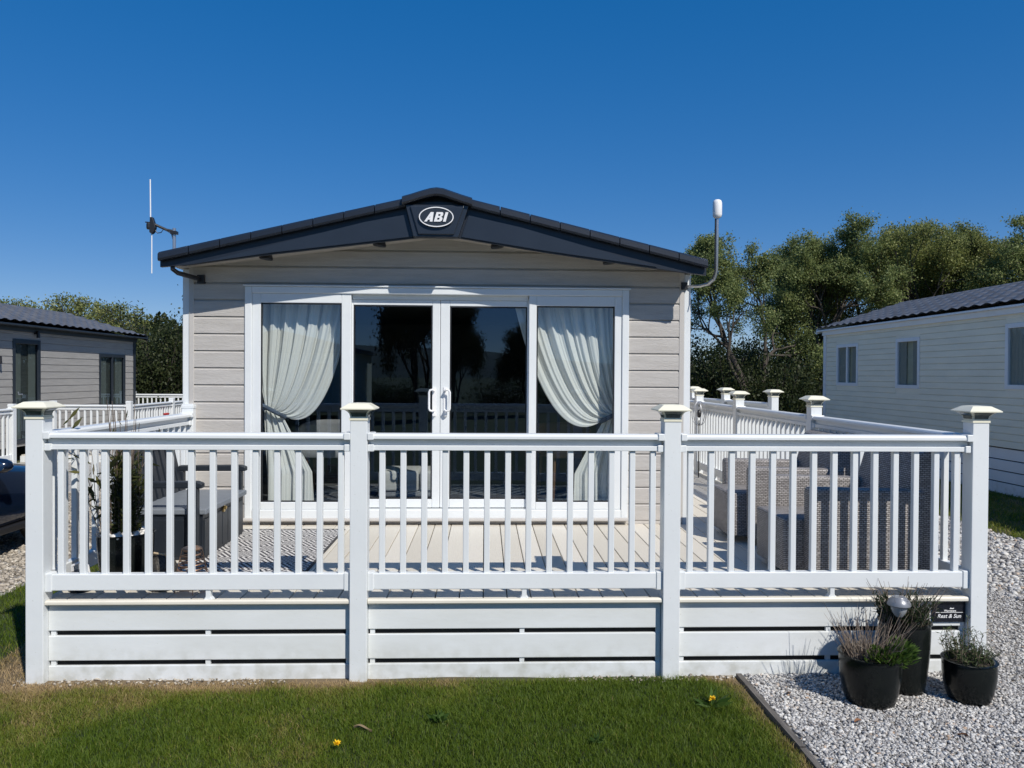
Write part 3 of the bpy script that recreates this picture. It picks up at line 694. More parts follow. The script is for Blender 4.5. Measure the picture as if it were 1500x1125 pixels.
# ================================================================== THINGS ON THE DECK
# storage bench
bn = thing('storage_bench', 'dark grey resin storage bench with slatted back on the left of the deck', 'bench', (-2.25,1.45,DZ))
Y0, Y1 = .98, 1.93; XB, XFr = -2.47, -1.985
q = MB(); q.box(XB,XFr,Y0+.03,Y1-.03,DZ+.004,.79)
for k in range(7): q.box(XFr, XFr+.006, Y0+.05+k*.125, Y0+.05+k*.125+.115, DZ+.03, .755)
for k in range(4): q.box(XB+.02+k*.115, XB+.125+k*.115, Y0+.025, Y0+.031, DZ+.03, .755)
q.build('box', GREYP, bn, bevel=.004)
q = MB(); q.box(XB-.01,XFr+.03,Y0+.012,Y1-.012,.792,.832); q.build('lid', GREYL, bn, bevel=.008)
q = MB(); q.tube([(XFr+.012,1.42,.77),(XFr+.03,1.42,.77)], .012, n=10); q.box(XFr+.004,XFr+.016,1.405,1.435,.74,.79); q.build('latch', mat('brass',(.5,.36,.14),.35,metallic=.9), bn)
for y in (Y0-.045, Y1-.02):
    q = MB(); q.prism([(XB-.04,.985),(XB-.04,1.03),(XFr-.02,1.035),(XFr+.02,1.02),(XFr+.02,.985)], 'y', y, y+.062); q.build('armrest', GREYP, bn, bevel=.008)
    MB().box(XFr-.085,XFr-.015,y,y+.058,DZ+.002,.984).build('leg', GREYP, bn, bevel=.005)
    MB().box(XB-.06,XB,y,y+.058,DZ+.002,.984).build('leg', GREYP, bn, bevel=.005)
def back(x, z): return
lean = .09
for k in range(9):
    y = Y0+.03+k*.104
    MB().add([(XB-.01,y,.80),(XB+.014,y,.80),(XB+.014,y+.068,.80),(XB-.01,y+.068,.80),(XB-lean-.01,y,1.20),(XB-lean+.014,y,1.20),(XB-lean+.014,y+.068,1.20),(XB-lean-.01,y+.068,1.20)],
        [(0,3,2,1),(4,5,6,7),(0,1,5,4),(1,2,6,5),(2,3,7,6),(3,0,4,7)]).build('back_slat', GREYP, bn, bevel=.003, seg=1)
MB().box(XB-lean-.025,XB-lean+.025,Y0-.04,Y1+.03,1.19,1.265).build('back_rail', GREYP, bn, bevel=.012)
# rug
q = MB(); q.box(-2.1,-1.19,.63,2.06,DZ+.001,DZ+.008)
o_ = q.build('rug', RUG); tag(o_, 'black and white patterned outdoor rug on the deck in front of the bench', 'rug')
q = MB()
for x0,x1,y0_,y1_ in ((-2.1,-1.175,.615,.632),(-2.1,-1.175,2.058,2.075),(-1.192,-1.175,.632,2.058)): q.box(x0,x1,y0_,y1_,DZ+.001,DZ+.010)
rb_ = q.build('border', mat('rug_border',(.05,.048,.05),.9)); rb_.parent = o_

# rattan armchairs
def rattan_chair(label, loc):
    """faces -x; local origin at the deck under its back outer corner"""
    t = thing('rattan_armchair', label, 'armchair', loc, 0, 'rattan armchairs along the right railing')
    W, Dp = .74, .78
    def arm(y): MB().prism([(-Dp,.05),(-Dp+.10,.05),(-.05,.05),(-.03,.60),(-Dp,.615),(-Dp-.005,.58)], 'y', y, y+.115).build('armrest', RATT, t, local=True, bevel=.022, seg=3)
    arm(0); arm(W-.115)
    MB().box(-Dp-.13,-.08,.118,W-.118,.05,.40).build('seat', RATT, t, local=True, bevel=.018, seg=3)
    q = MB(); q.prism([(-.20,.38),(-.06,.05),(.02,.05),(.06,.84),(.0,.87),(-.07,.84)], 'y', .02, W-.02); q.build('backrest', RATT, t, local=True, bevel=.022, seg=3)
    for x in (-Dp+.03,-.09):
        for y in (.04,W-.04): MB().box(x-.022,x+.022,y-.022,y+.022,0,.06).build('foot', BLACK, t, local=True, bevel=.003)
    return t
rattan_chair('nearer grey brown rattan armchair in the front right corner of the deck', (2.86,.32,DZ+.001))
rattan_chair('farther grey brown rattan armchair by the right railing', (2.86,1.42,DZ+.001))

# --- potted plants
def stems(n, base, r0, spread, h0, h1, rad, seed, nseg=4, curve=.25):
    """thin stems; returns V, F, rnd and tip points/directions"""
    g = np.random.default_rng(seed); q = MB(); tips = []
    for i in range(n):
        a = g.uniform(0,6.283); rr = r0*math.sqrt(g.random()); h = g.uniform(h0,h1)
        out = Vector((math.cos(a),math.sin(a),0))*spread*(rr/r0+.2*g.random()); p = Vector(base)+Vector((math.cos(a)*rr,math.sin(a)*rr,0))
        pts = []; j = Vector(g.normal(size=3))*.012
        for k in range(nseg+1):
            t = k/nseg; pts.append(p+Vector((0,0,h*t))+out*h*(t*.7+curve*t*t)+j*math.sin(t*5))
        q.cr = float(g.random()); q.tube(pts, [rad*(1-.6*k/nseg) for k in range(nseg+1)], n=4, cap=False)
        tips.append(pts)
    return q, tips
def pot_lathe(r_top, r_mid, r_bot, h):
    pr = [(r_bot*.9,0),(r_bot,.006)]
    for k in range(1,12):
        t = k/12; r = r_bot+(r_top-r_bot)*(1-(1-t)**1.9)+(r_mid-r_top)*math.sin(math.pi*t)*.5
        pr.append((r,h*t))
    pr += [(r_top*.985,h*.985),(r_top+.006,h*.99),(r_top+.008,h),(r_top-.004,h+.004),(r_top-.016,h),(r_top-.02,h-.03)]
    return pr
def pot(name, label, loc, r_top, r_bot, h, r_mid=None, cat='potted plant'):
    t = thing(name, label, cat, loc)
    MB().lathe(pot_lathe(r_top, r_mid or r_top, r_bot, h), n=40).build('pot', POTM, t, local=True, ang=50)
    MB().lathe([(r_top-.022,h-.035),(r_top-.03,h-.022),(.02,h-.012)], n=24).build('soil', SOIL, t, local=True)
    return t
def leaves_obj(name, P, size, m, parent, seed, up=.3, asp=.5, D=None, lo=0, hi=1):
    V, F = leaf_quads(np.array(P), size, up, seed, asp, None if D is None else np.array(D))
    g = np.random.default_rng(seed+99); r = np.repeat(lo+(hi-lo)*g.random(len(P)), 4)
    return np_mesh(name, V, F, m, r, parent)
# front pot: dry stems and a fresh green tuft
t = pot('potted_plant', 'black glazed pot of dry brown stems with a bright green tuft, on the gravel', (2.135,-.34,.004), .162, .126, .265, .168)
q, tips = stems(210, (-.01,0,.24), .125, .62, .06, .25, .0021, 3); q.build('dry_stem', STEMB, t, local=True, fix=False)
g = np.random.default_rng(5); P = []; D = []
for i in range(900):
    a = g.uniform(-2.5,.6); r = .05+.12*g.random(); c = np.array([r*math.cos(a)+.05, r*math.sin(a)*.95-.01, .245+.07*g.random()*(1.2-abs(r-.1)*5)])
    P.append(c); D.append((math.cos(a)*.8, math.sin(a)*.8, .7))
leaves_obj('leaf_tuft', P, .042, LEAFG, t, 6, asp=.22, D=D)
# tall pot behind: lavender
t = pot('potted_plant', 'tall black pot of dark lavender stems close to the white skirting', (2.41,-.19,.004), .135, .105, .395, .138)
q, tips = stems(150, (0,0,.38), .11, .55, .08, .24, .002, 8); q.build('dry_stem', STEMB, t, local=True, fix=False)
P = []; D = []
for tp in tips:
    for k in range(22):
        s = g.uniform(.0,.7); i = min(int(s*4),3); p = tp[i].lerp(tp[i+1], s*4-i); P.append(p[:]); D.append(tuple(g.normal(size=3)*.6+np.array([0,0,.8])))
leaves_obj('foliage', P, .03, ROSE, t, 9, asp=.18, D=D, hi=.6)
q, tips = stems(5, (-.11,.0,.40), .02, .1, .13, .19, .0025, 12); q.build('leafy_sprig', STEMB, t, local=True, fix=False)
P = [tp[min(int(s*4),3)][:] for tp in tips for s in np.linspace(.1,1,14)]
leaves_obj('sprig_leaf', np.array(P)+g.normal(0,.012,(len(P),3)), .035, ROSE, t, 13, asp=.5, hi=.4)
# right pot: rosemary
t = pot('potted_plant', 'low black pot of green rosemary at the foot of the right corner post', (2.70,-.33,.004), .134, .104, .225, .146)
q, tips = stems(46, (0,0,.20), .11, .28, .05, .16, .0025, 21); 
q2, tips2 = stems(5, (-.03,.02,.20), .09, .15, .17, .23, .0028, 22); q.v += []; q.build('stem', STEMB, t, local=True, fix=False); q2.build('stem', STEMB, t, local=True, fix=False)
P = []; D = []
for tp in tips+tips2:
    for k in range(46):
        s = g.uniform(.0,1); i = min(int(s*4),3); p = tp[i].lerp(tp[i+1], s*4-i); P.append(p[:]); D.append(tuple(g.normal(size=3)*.7+np.array([0,0,.5])))
leaves_obj('foliage', P, .024, ROSE, t, 23, asp=.16, D=D, lo=.25)
# solar lamp in the tall pot
t = thing('solar_light', 'grey domed solar stake light standing in the tall black pot', 'solar light', (2.315,-.30,.415))
MB().lathe([(.058,.105),(.062,.110),(.060,.122),(.050,.140),(.036,.151),(.034,.154),(.001,.157)], c=(0,0,0), n=28).build('lamp_cap', mat('lamp_cap',(.24,.25,.27),.35,metallic=.3), t, local=True)
MB().lathe([(.020,.045),(.034,.065),(.042,.085),(.045,.1045)], n=24).build('lamp_body', SILVERGLASS, t, local=True)
MB().tube([(0,0,-.12),(0,0,.046)], .008, n=10).build('stake', BLACK, t, local=True)
# sign on the skirting
t = thing('house_sign', 'small black plate with white lettering on the skirting beside the right corner post', 'sign', (2.812,.045,.382))
SX0, SX1, SZ0, SZ1 = 2.712, 2.912, .315, .4425
MB().box(SX0,SX1,.040,.0505,SZ0,SZ1).build('plate', SIGNM, t, bevel=.002)
q = MB(); q.box(2.728,2.896,.0385,.0405,.3725,.3750); q.build('rule', WHITE, t)
q = MB(); q.prism([(2.813,.3945),(2.838,.3945),(2.842,.402),(2.834,.399),(2.822,.401),(2.820,.405),(2.817,.399)], 'y', .0385, .0405); q.build('boat_emblem', WHITE, t)
for txt, x, z, s, sh in (('Warreners',2.817,.3835,.0165,0),('Rest & Sun',2.811,.351,.033,.3)):
    me = text_mesh(txt, s, shear=sh, extrude=.0006, offset=.0004); me.materials.append(WHITE)
    o_ = bpy.data.objects.new('lettering', me); COL.objects.link(o_); o_.parent = t; o_.location = Vector((x,.0390,z))-ORG[t]; o_.rotation_euler = (math.pi/2,0,0)
# bamboo pot on the deck
t = pot('potted_plant', 'tall thin stemmed plant in a black pebble topped pot on the deck', (-2.25,.42,DZ+.001), .165, .135, .32, .165)
q, tips = stems(28, (.0,0,.30), .05, .07, .50, .86, .0042, 31, nseg=6); q.build('stem', STEMB, t, local=True, fix=False)
q, tips3 = stems(12, (-.09,0,.30), .06, .30, .40, .80, .003, 32, nseg=6); q.build('stem', STEMB, t, local=True, fix=False)
P = []; D = []
for tp in tips:
    for k in range(60):
        s = g.random()**1.2*.62; i = min(int(s*6),5); p = tp[i].lerp(tp[i+1], s*6-i); P.append(np.array(p)+g.normal(0,.011,3)); D.append(tuple(g.normal(size=3)*.5+np.array([0,0,.6])))
leaves_obj('foliage', P, .07, BAMB, t, 33, asp=.16, D=D, hi=.75)
P = []; D = []
for tp in tips3:
    for k in range(16):
        s = .25+.75*g.random(); i = min(int(s*6),5); p = tp[i].lerp(tp[i+1], s*6-i); P.append(np.array(p)+g.normal(0,.012,3)); D.append(tuple(g.normal(size=3)*.8+np.array([0,0,.4])))
leaves_obj('foliage', P, .085, BAMB, t, 34, asp=.24, D=D, lo=.35)
pp = np.stack([*(lambda a,r:(r*np.cos(a), r*np.sin(a)))(g.uniform(0,6.28,130), .15*np.sqrt(g.random(130))), np.full(130,.312)],1)
o_ = stones('pebbles', None, pp, .016, STONEW, 35); o_.parent = t; o_['kind'] = 'stuff'
if 'category' in o_: del o_['category']
# black lantern, copper beehive lantern, dark bowl
t = thing('lantern', 'squat black perforated lantern on the deck between the pot and the copper wire lantern', 'lantern', (-1.96,.27,DZ+.001))
MB().lathe([(.05,0),(.075,.02),(.088,.08),(.085,.14),(.06,.20),(.04,.215)], n=28).build('body', mat('perforated_black',(.012,.012,.012),.5,col2=(.07,.06,.045),vscale=70,bump=.8,bscale=90), t, local=True, ang=60)
MB().tube([(.05,0,.20),(.03,-.05,.225),(-.03,-.05,.235),(-.05,0,.20)], .006, n=8).build('handle', mat('rope',(.4,.31,.2),.9), t, local=True)
t = thing('wire_lantern', 'beehive shaped copper wire coil lantern at the edge of the rug', 'lantern', (-1.765,.22,DZ+.001))
q = MB(); pts = []
for k in range(9*24+1):
    s = k/(9*24); r = .095*(1-.25*s-.35*s**4); pts.append((r*math.cos(s*9*6.283), r*math.sin(s*9*6.283), .01+.25*s))
q.tube(pts, .0042, n=6)
q.build('wire_coil', COPPER, t, local=True)
q = MB()
for k in range(4):
    a = k*math.pi/2+.4; q.tube([(.096*math.cos(a),.096*math.sin(a),0),(.09*math.cos(a),.09*math.sin(a),.1),(.055*math.cos(a),.055*math.sin(a),.262)], .003, n=6)
q.lathe([(.056,.258),(.058,.264),(.05,.27)], n=20); q.build('wire_frame', COPPER, t, local=True)
t = thing('watering_can', 'small dark watering can with a pale handle behind the left corner post', 'watering can', (-2.44,.25,DZ+.001))
MB().lathe([(.06,0),(.065,.02),(.062,.09),(.05,.12)], n=24).build('body', BLACK, t, local=True)
MB().tube([(-.05,0,.10),(-.045,-.01,.155),(0,-.012,.175),(.045,-.01,.155),(.05,0,.10)], .008, n=8).build('handle', WHITE, t, local=True)
MB().tube([(-.055,-.01,.04),(-.085,-.02,.10),(-.095,-.025,.15)], [.012,.009,.012], n=8).build('spout', WHITE, t, local=True)
# garden spinner by the right railing
t = thing('wind_spinner', 'slim wire garden spinner with a dark ball by the far right railing', 'ornament', (2.80,5.45,DZ))
MB().tube([(0,0,0),(0,0,.75)], .008, n=8).build('pole', BLACK, t, local=True)
q = MB()
for k in range(6):
    a = k*math.pi/6
    q.tube([(.10*math.cos(a)*math.sin(s), .10*math.sin(a)*math.sin(s), .84-.16*math.cos(s)) for s in np.linspace(0,2*math.pi,25)], .003, n=5)
q.build('wire_ball', METAL, t, local=True)
MB().lathe([(.004,.78),(.03,.81),(.034,.84),(.025,.87),(.004,.89)], n=14).build('dark_ball', BLACK, t, local=True)

# ------------------------------------------------------------------ aerials on the roof
t = thing('tv_aerial', 'thin white tv aerial on a short pole at the left eave', 'aerial', (-2.60,2.05,2.80))
MB().tube([(-2.60,2.05,2.77),(-2.60,2.05,3.0)], .014, n=10).build('mast', METAL, t)
q = MB(); q.tube([(-2.60,2.05,2.975),(-2.66,2.045,2.985),(-2.76,2.03,3.03)], .011, n=8); q.box(-2.625,-2.575,2.025,2.075,2.95,2.975)
q.tube([(-2.76,2.03,2.99),(-2.73,2.03,2.955),(-2.70,2.03,2.96),(-2.68,2.035,2.99),(-2.62,2.045,2.955),(-2.605,2.05,2.88)], .004, n=6); q.build('boom', BLACK, t)
q = MB(); q.prism([(-2.79,2.96),(-2.772,2.945),(-2.755,2.96),(-2.74,3.0),(-2.75,3.04),(-2.765,3.085),(-2.785,3.085)], 'y', 2.01, 2.05); q.tube([(-2.83,2.03,3.045),(-2.76,2.03,3.04)], .006, n=6); q.lathe([(.016,2.985),(.02,3.0),(.02,3.03),(.014,3.04)], c=(-2.80,2.03,0), n=12); q.build('dipole_box', BLACK, t, bevel=.004)
MB().tube([(-2.776,2.03,2.62),(-2.776,2.03,2.95)], .0045, n=6).tube([(-2.786,2.03,3.08),(-2.789,2.03,3.40)], .0052, n=6).build('whip', WHITE, t)
t = thing('wifi_aerial', 'white rounded wifi aerial on a bent grey pole at the right eave', 'aerial', (1.80,2.335,2.62))
MB().tube([(1.78,2.33,2.590),(1.90,2.28,2.590),(1.955,2.2,2.60),(1.985,2.12,2.635),(1.997,2.10,2.70),(2.0,2.10,3.17)], .0135, n=10).build('pole', METAL, t)
MB().box(1.745,1.80,2.295,2.325,2.56,2.625).build('bracket', BLACK, t, bevel=.003)
MB().lathe([(.018,3.155),(.034,3.165),(.040,3.185),(.040,3.285),(.034,3.305),(.02,3.315),(.001,3.317)], c=(2.0,2.10,0), n=24).build('dome', WHITE, t, ang=60)
MB().tube([(1.982,2.095,3.15),(1.98,2.09,2.70),(1.96,2.10,2.63)], .005, n=6).build('cable', BLACK, t)

# ================================================================== NEIGHBOUR CARAVANS
NROOF = mat('roof_tile', (.125,.127,.135), .45, var=.3, vscale=3)
NSID = mat('neighbour_siding', (.36,.345,.32), .65, var=.14, vscale=2.5, bump=.3, bscale=20, stretch=(8,1,12))
CSID = mat('cream_siding', (.80,.77,.62), .6, var=.08, vscale=1.5, bump=.35, bscale=9, stretch=(1,1,5))
TRIMD = mat('dark_trim', (.02,.026,.035), .4)
NGL = glass_mat('neighbour_glass', (.34,.38,.38), .8)
NGL2 = glass_mat('neighbour_glass_pale', (.62,.66,.64), .6)
NCURT = mat('net_curtain', (.55,.55,.52), .9)
def neighbour(name, label, xw, sgn, ya, yb, xfar, z_eave, z_ridge, m, trim, wins, doors, base, pitch):
    """xw: visible long wall plane, sgn: outward x direction of that wall"""
    t = thing(name, label, 'caravan', ((xw+xfar)/2, (ya+yb)/2, 0))
    xm = (xw+xfar)/2; i = -sgn; ovh = .27 if sgn > 0 else .12
    q = MB()     # solid core
    q.prism([(xw+i*.06,base),(xfar,base),(xfar,z_eave),(xm,z_ridge-.05),(xw+i*.06,z_eave)], 'y', ya+.02, yb-.02); q.build('wall', m, t, smooth=False)
    q = MB(); z = base
    holes = [(a,c,z0,z1) for a,c,z0,z1 in wins+doors]
    for a,c,h0,h1 in holes:
        q.box(*sorted((xw+i*.06, xw+sgn*.005)), a, c, max(base,h0-pitch), h0); q.box(*sorted((xw+i*.06, xw+sgn*.005)), a, c, h1, h1+pitch)
    while z < z_eave-.02:
        z1 = min(z+pitch, z_eave); segs = [(ya,yb)]
        for a,c,h0,h1 in holes:
            if z1 > h0-.001 and z < h1+.001:
                ns = []
                for s0,s1 in segs:
                    if c <= s0 or a >= s1: ns.append((s0,s1)); continue
                    if a > s0: ns.append((s0,a))
                    if c < s1: ns.append((c,s1))
                segs = ns
        for s0,s1 in segs:
            P = [(xw+i*.06,z),(xw+sgn*(0 if sgn > 0 else .004),z),(xw+sgn*(.012 if sgn > 0 else .009),z+.006),(xw+sgn*.006,z1-.012),(xw-sgn*.006,z1),(xw+i*.06,z1)]
            q.add([(x,s0,zz) for x,zz in P]+[(x,s1,zz) for x,zz in P], [tuple(range(6)),tuple(range(11,5,-1))]+[(k,(k+1)%6,6+(k+1)%6,6+k) for k in range(6)])
        z = z1
    q.build('cladding', m, t, smooth=False)
    q = MB(); q.box(min(xw,xw+sgn*.03),max(xw,xw+sgn*.03),yb-.10,yb+.02,base,z_eave); q.box(min(xw-.02,xw+sgn*.05),max(xw+.02,xw+sgn*.05),ya,yb+.05,z_eave-.10,z_eave+.02); q.build('trim', trim, t, bevel=.006)
    # tiled roof: corrugated sheet on both slopes
    for s in (1,-1):
        xe = xw+sgn*ovh if s == 1 else xfar-sgn*ovh
        ny = int((yb-ya+.3)/.055); 
        def fn(u, v, xe=xe):
            y = ya-.1+(yb-ya+.3)*u; rows = 7; vv = v*rows; st = .050*(1-(vv-math.floor(vv))) if v < 1 else 0
            x = xe+(xm-xe)*v; zz = z_eave+.03+(z_ridge-z_eave-.03)*v
            return (x, y, zz+.034*abs(math.sin(math.pi*y/.30))**1.5+st)
        q = MB(); q.grid(fn, ny, 42); q.build('roof', NROOF, t, fix=False, ang=40)
    for y_ in (yb+.19, ya-.12):
        q = MB(); xe, xo_ = xw+sgn*ovh, xfar-sgn*ovh
        q.prism([(xe,z_eave-.06),(xm,z_ridge-.09),(xo_,z_eave-.06),(xo_,z_eave+.06),(xm,z_ridge+.03),(xe,z_eave+.06)], 'y', y_, y_+.025); q.build('fascia_board', trim, t)
    MB().box(min(xw,xw+sgn*ovh),max(xw,xw+sgn*ovh),ya-.1,yb+.185,z_eave-.005,z_eave+.03).build('gutter', trim, t, bevel=.005)
    for k, (a,c,z0,z1) in enumerate(wins+doors):
        isd = k >= len(wins); fwd = .02; fr = (.09 if isd else .08) if sgn > 0 else .07
        X0, X1 = sorted((xw+i*.04, xw+sgn*fwd))
        q = MB(); q.box(X0,X1,a,a+fr,z0,z1); q.box(X0,X1,c-fr,c,z0,z1); q.box(X0,X1,a+fr,c-fr,z1-fr,z1); q.box(X0,X1,a+fr,c-fr,z0,z0+fr)
        if not isd and c-a > .9: q.box(X0,X1,(a+c)/2-.03,(a+c)/2+.03,z0+fr,z1-fr)
        f_ = q.build('door' if isd else 'window', trim, t, bevel=.005)
        xg = xw+i*.01
        q = MB(); q.add([(xg,a+fr,z0+fr),(xg,c-fr,z0+fr),(xg,c-fr,z1-fr),(xg,a+fr,z1-fr)],[(0,1,2,3)] if sgn < 0 else [(3,2,1,0)]); q.build('glass_pane', NGL if sgn > 0 else NGL2, f_, fix=False)
        q = MB()
        for e0, e1 in ((a+fr,a+fr+(c-a)*.28),(c-fr-(c-a)*.28,c-fr)):
            q.grid(lambda u,v,e0=e0,e1=e1: (xw+i*.04+.008*math.sin(u*31), e0+(e1-e0)*u, z0+fr+(z1-z0-2*fr)*v), 24, 1)
        q.build('curtain', NCURT, f_, fix=False)
        if isd: MB().tube([(xw+sgn*.05,a+.11,z0+1.05),(xw+sgn*.06,a+.11,z0+1.0),(xw+sgn*.06,a+.24,z0+1.0)], .012, n=8).build('handle', METAL, f_)
    return t
nl = neighbour('holiday_caravan', 'taupe clad caravan with dark tiled roof and dark door on the left', -9.3, 1, 2.5, 16.3, -13.3, 2.70, 3.36, NSID, TRIMD,
    [(14.4,15.75,.92,2.25)], [(11.0,11.95,.35,2.45)], .30, .150)
# wall lights of the left neighbour
for y, z in ((10.5,2.05),(11.75,2.60)):
    q = MB(); q.box(-9.295,-9.25,y-.03,y+.03,z-.03,z+.03); q.tube([(-9.22,y,z-.10),(-9.22,y,z+.04)], [.035,.028], n=10); q.build('wall_light', BLACK, nl)
neighbour('holiday_caravan', 'cream weatherboard caravan with grey tiled roof on the right', 8.0, -1, -3, 13.35, 12.2, 2.86, 3.58, CSID, UPVC,
    [(11.72,12.72,1.60,2.52),(9.38,10.2,1.58,2.54),(5.6,7.05,1.62,2.62)], [], .72, .11)
t = thing('caravan_skirting', 'white boarded skirting under the cream caravan on the right', 'skirting', (8.0,5,0))
q = MB()
for z0, z1 in ((.0,.17),(.185,.345),(.36,.52),(.535,.70)): q.box(8.02,8.05,-3,13.7,z0,z1)
q.build('board', UPVC, t, bevel=.004); MB().box(8.07,8.1,-3,13.7,-.02,.71).build('shade_backing', DARKV, t)  # near-black sheet behind the boards paints the shade under the caravan
# neighbour deck and railings on the left
t = thing('timber_deck', 'low white skirted deck beside the taupe caravan on the left', 'deck', (-8.2,13,0))
b = MB(); b.box(-9.24,-7.08,11.2,19,.0,.14); b.build('decking', DECKM, t)
q = MB(); q.box(-9.24,-7.08,11.16,11.19,-.02,.12); q.box(-7.07,-7.04,11.2,19,-.02,.12); q.build('skirting_board', UPVC, t)
GRP = 'white railings of the left neighbour'
railing('deck_railing', 'white railing along the steps in front of the dark door of the left caravan', (-8.4,9.5,-.30), -math.pi/2, [0,1.9,3.8], [14,14], 'ppp', group=GRP)
railing('deck_railing', 'short white railing facing the camera below the window of the left caravan', (-8.62,11.2,-.30), 0, [0,1.5], [11], 'pp', group=GRP)
railing('deck_railing', 'white railing running away from the camera at the left caravan, hung with a red bow', (-7.12,11.2,-.30), math.pi/2, [0,2.1,4.0,5.9], [15,14,14], 'pppp', own=[0,1,1,1], group=GRP)
railing('deck_railing', 'most distant white railing beyond the end of the left caravan', (-9.9,17.6,-.25), 0, [0,1.5,2.9], [11,10], 'ppp', group=GRP)
q = MB(); q.X = Matrix.Translation((-7.02,12.75,.86))
for s in (-1,1): q.lathe([(.005,0),(.04,.03),(.05,.06),(.005,.07)], c=(0,s*.05,-.02), n=10); q.tube([(0,0,0),(.01,s*.06,-.13)], [.015,.02], n=6)
tag(q.build('red_bow', mat('red_ribbon',(.5,.02,.02),.5)), 'small red bow tied to the white railing beside the left caravan', 'bow')

# ------------------------------------------------------------------ parked car on the left
def car_obj():
    X0, Yb, Yf = -5.45, .30, 4.50; hw = .86
    t = thing('parked_car', 'dark blue car on the gravel drive at the left edge', 'car', (X0,2.3,0))
    PAINT = mat('car_paint', (.006,.012,.030), .18, coat=.8)
    st = [  # y, half width low, half width shoulder, z low, z shoulder, z top, half width top
        (Yb,.70,.66,.35,.80,.86,.60),(Yb+.12,.82,.80,.26,.88,.98,.68),(Yb+.6,hw,.84,.22,.90,1.02,.72),(Yb+1.4,hw,.85,.21,.90,1.0,.74),(Yb+2.4,hw,.85,.21,.88,.96,.74),
        (Yb+2.9,hw,.84,.22,.84,.92,.72),(Yb+3.4,hw,.82,.24,.78,.86,.66),(Yb+3.8,.83,.77,.28,.70,.78,.58),(Yf,.66,.60,.34,.60,.66,.46)]
    V = []; 
    for y, a, s, zl, zs, zt, tw in st:
        half = [(a*.92,zl),(a,zl+.12),(a+.012,(zl+zs)/2),(s+.008,zs-.05),(s-.03,zs+.02),(tw,zt-.02),(tw*.5,zt)]
        ring = [(-x,z) for x,z in half]+[(x,z) for x,z in half[::-1]]
        V += [(X0+x,y,z) for x,z in ring]
    m = 14; F = [(i*m+k, i*m+(k+1)%m, (i+1)*m+(k+1)%m, (i+1)*m+k) for i in range(len(st)-1) for k in range(m)]+[tuple(range(m-1,-1,-1)), tuple((len(st)-1)*m+k for k in range(m))]
    q = MB(); q.add(V,F); o_ = q.build('body', PAINT, t, ang=80); sb = o_.modifiers.new('subdivision','SUBSURF'); sb.levels = sb.render_levels = 2
    cab = [(Yb+.15,.60,.95,.60,.96),(Yb+.45,.70,1.0,.58,1.36),(Yb+1.2,.74,1.0,.58,1.46),(Yb+1.9,.74,.99,.56,1.42),(Yb+2.75,.72,.94,.66,.95)]
    q = MB(); V = []
    for y, a, zl, tw, zt in cab: V += [(X0-a,y,zl-.06),(X0-tw-(a-tw)*.25,y,zl+(zt-zl)*.6),(X0-tw,y,zt),(X0+tw,y,zt),(X0+tw+(a-tw)*.25,y,zl+(zt-zl)*.6),(X0+a,y,zl-.06)]
    m = 6; F = [(i*m+k, i*m+(k+1)%m, (i+1)*m+(k+1)%m, (i+1)*m+k) for i in range(4) for k in range(m)]+[tuple(range(5,-1,-1)), tuple(24+k for k in range(6))]
    q.add(V,F); o_ = q.build('cabin', WINDARK, t, ang=60); sb = o_.modifiers.new('subdivision','SUBSURF'); sb.levels = sb.render_levels = 2
    TYRE = mat('tyre', (.015,.015,.015), .85); RIM = mat('alloy', (.5,.5,.52), .3, metallic=.9)
    for y in (Yb+.75, Yf-.72):
        for s in (-1,1):
            q = MB(); x = X0+s*.80; q.X = Matrix.Translation((x,y,.31)) @ Matrix.Rotation(s*math.pi/2,4,'Y'); q.lathe([(.20,-.09),(.29,-.09),(.31,-.06),(.31,.05),(.29,.08),(.21,.085)], n=32); wh = q.build('wheel', TYRE, t)
            q = MB(); q.X = Matrix.Translation((x,y,.31)) @ Matrix.Rotation(s*math.pi/2,4,'Y'); q.lathe([(.20,.0),(.208,.086),(.19,.075),(.05,.05),(.03,.06)], n=24); q.build('rim', RIM, wh)
    for s in (-1,1):
        q = MB(); x = X0+s*.98; y = 2.76
        q.X = Matrix.Translation((x,y,.925)) @ Matrix.Diagonal((.125,.085,.07,1)); q.lathe([(.02,-1),(.5,-.87),(.87,-.5),(1,0),(.87,.5),(.5,.87),(.02,1)], n=18)
        q.X = None; q.tube([(X0+s*.80,y+.06,.87),(x-s*.05,y+.03,.89)], .025, n=8); mi = q.build('wing_mirror', PAINT, t, ang=70)
        q = MB(); q.X = Matrix.Translation((x,y-.080,.925)) @ Matrix.Rotation(math.pi/2,4,'X') @ Matrix.Diagonal((.095,.05,1,1)); q.lathe([(1,0),(1,.008)], n=24); q.build('mirror_glass', mat('mirror',(.8,.8,.8),.03,metallic=1), mi)
        MB().box(*(sorted((X0+s*.45,X0+s*.66))), Yf-.16,Yf-.02,.55,.65).build('headlight', SILVERGLASS, t, bevel=.03, seg=3)
        MB().box(*(sorted((X0+s*.55,X0+s*.73))), Yb-.02,Yb+.1,.66,.82).build('tail_light', mat('tail_red',(.35,.01,.01),.2), t, bevel=.02)
        MB().box(*(sorted((X0+s*.80,X0+s*.872))), Yb+.9,Yf-1.1,.235,.30).build('sill_strip', BLACK, t, bevel=.01)
car_obj()

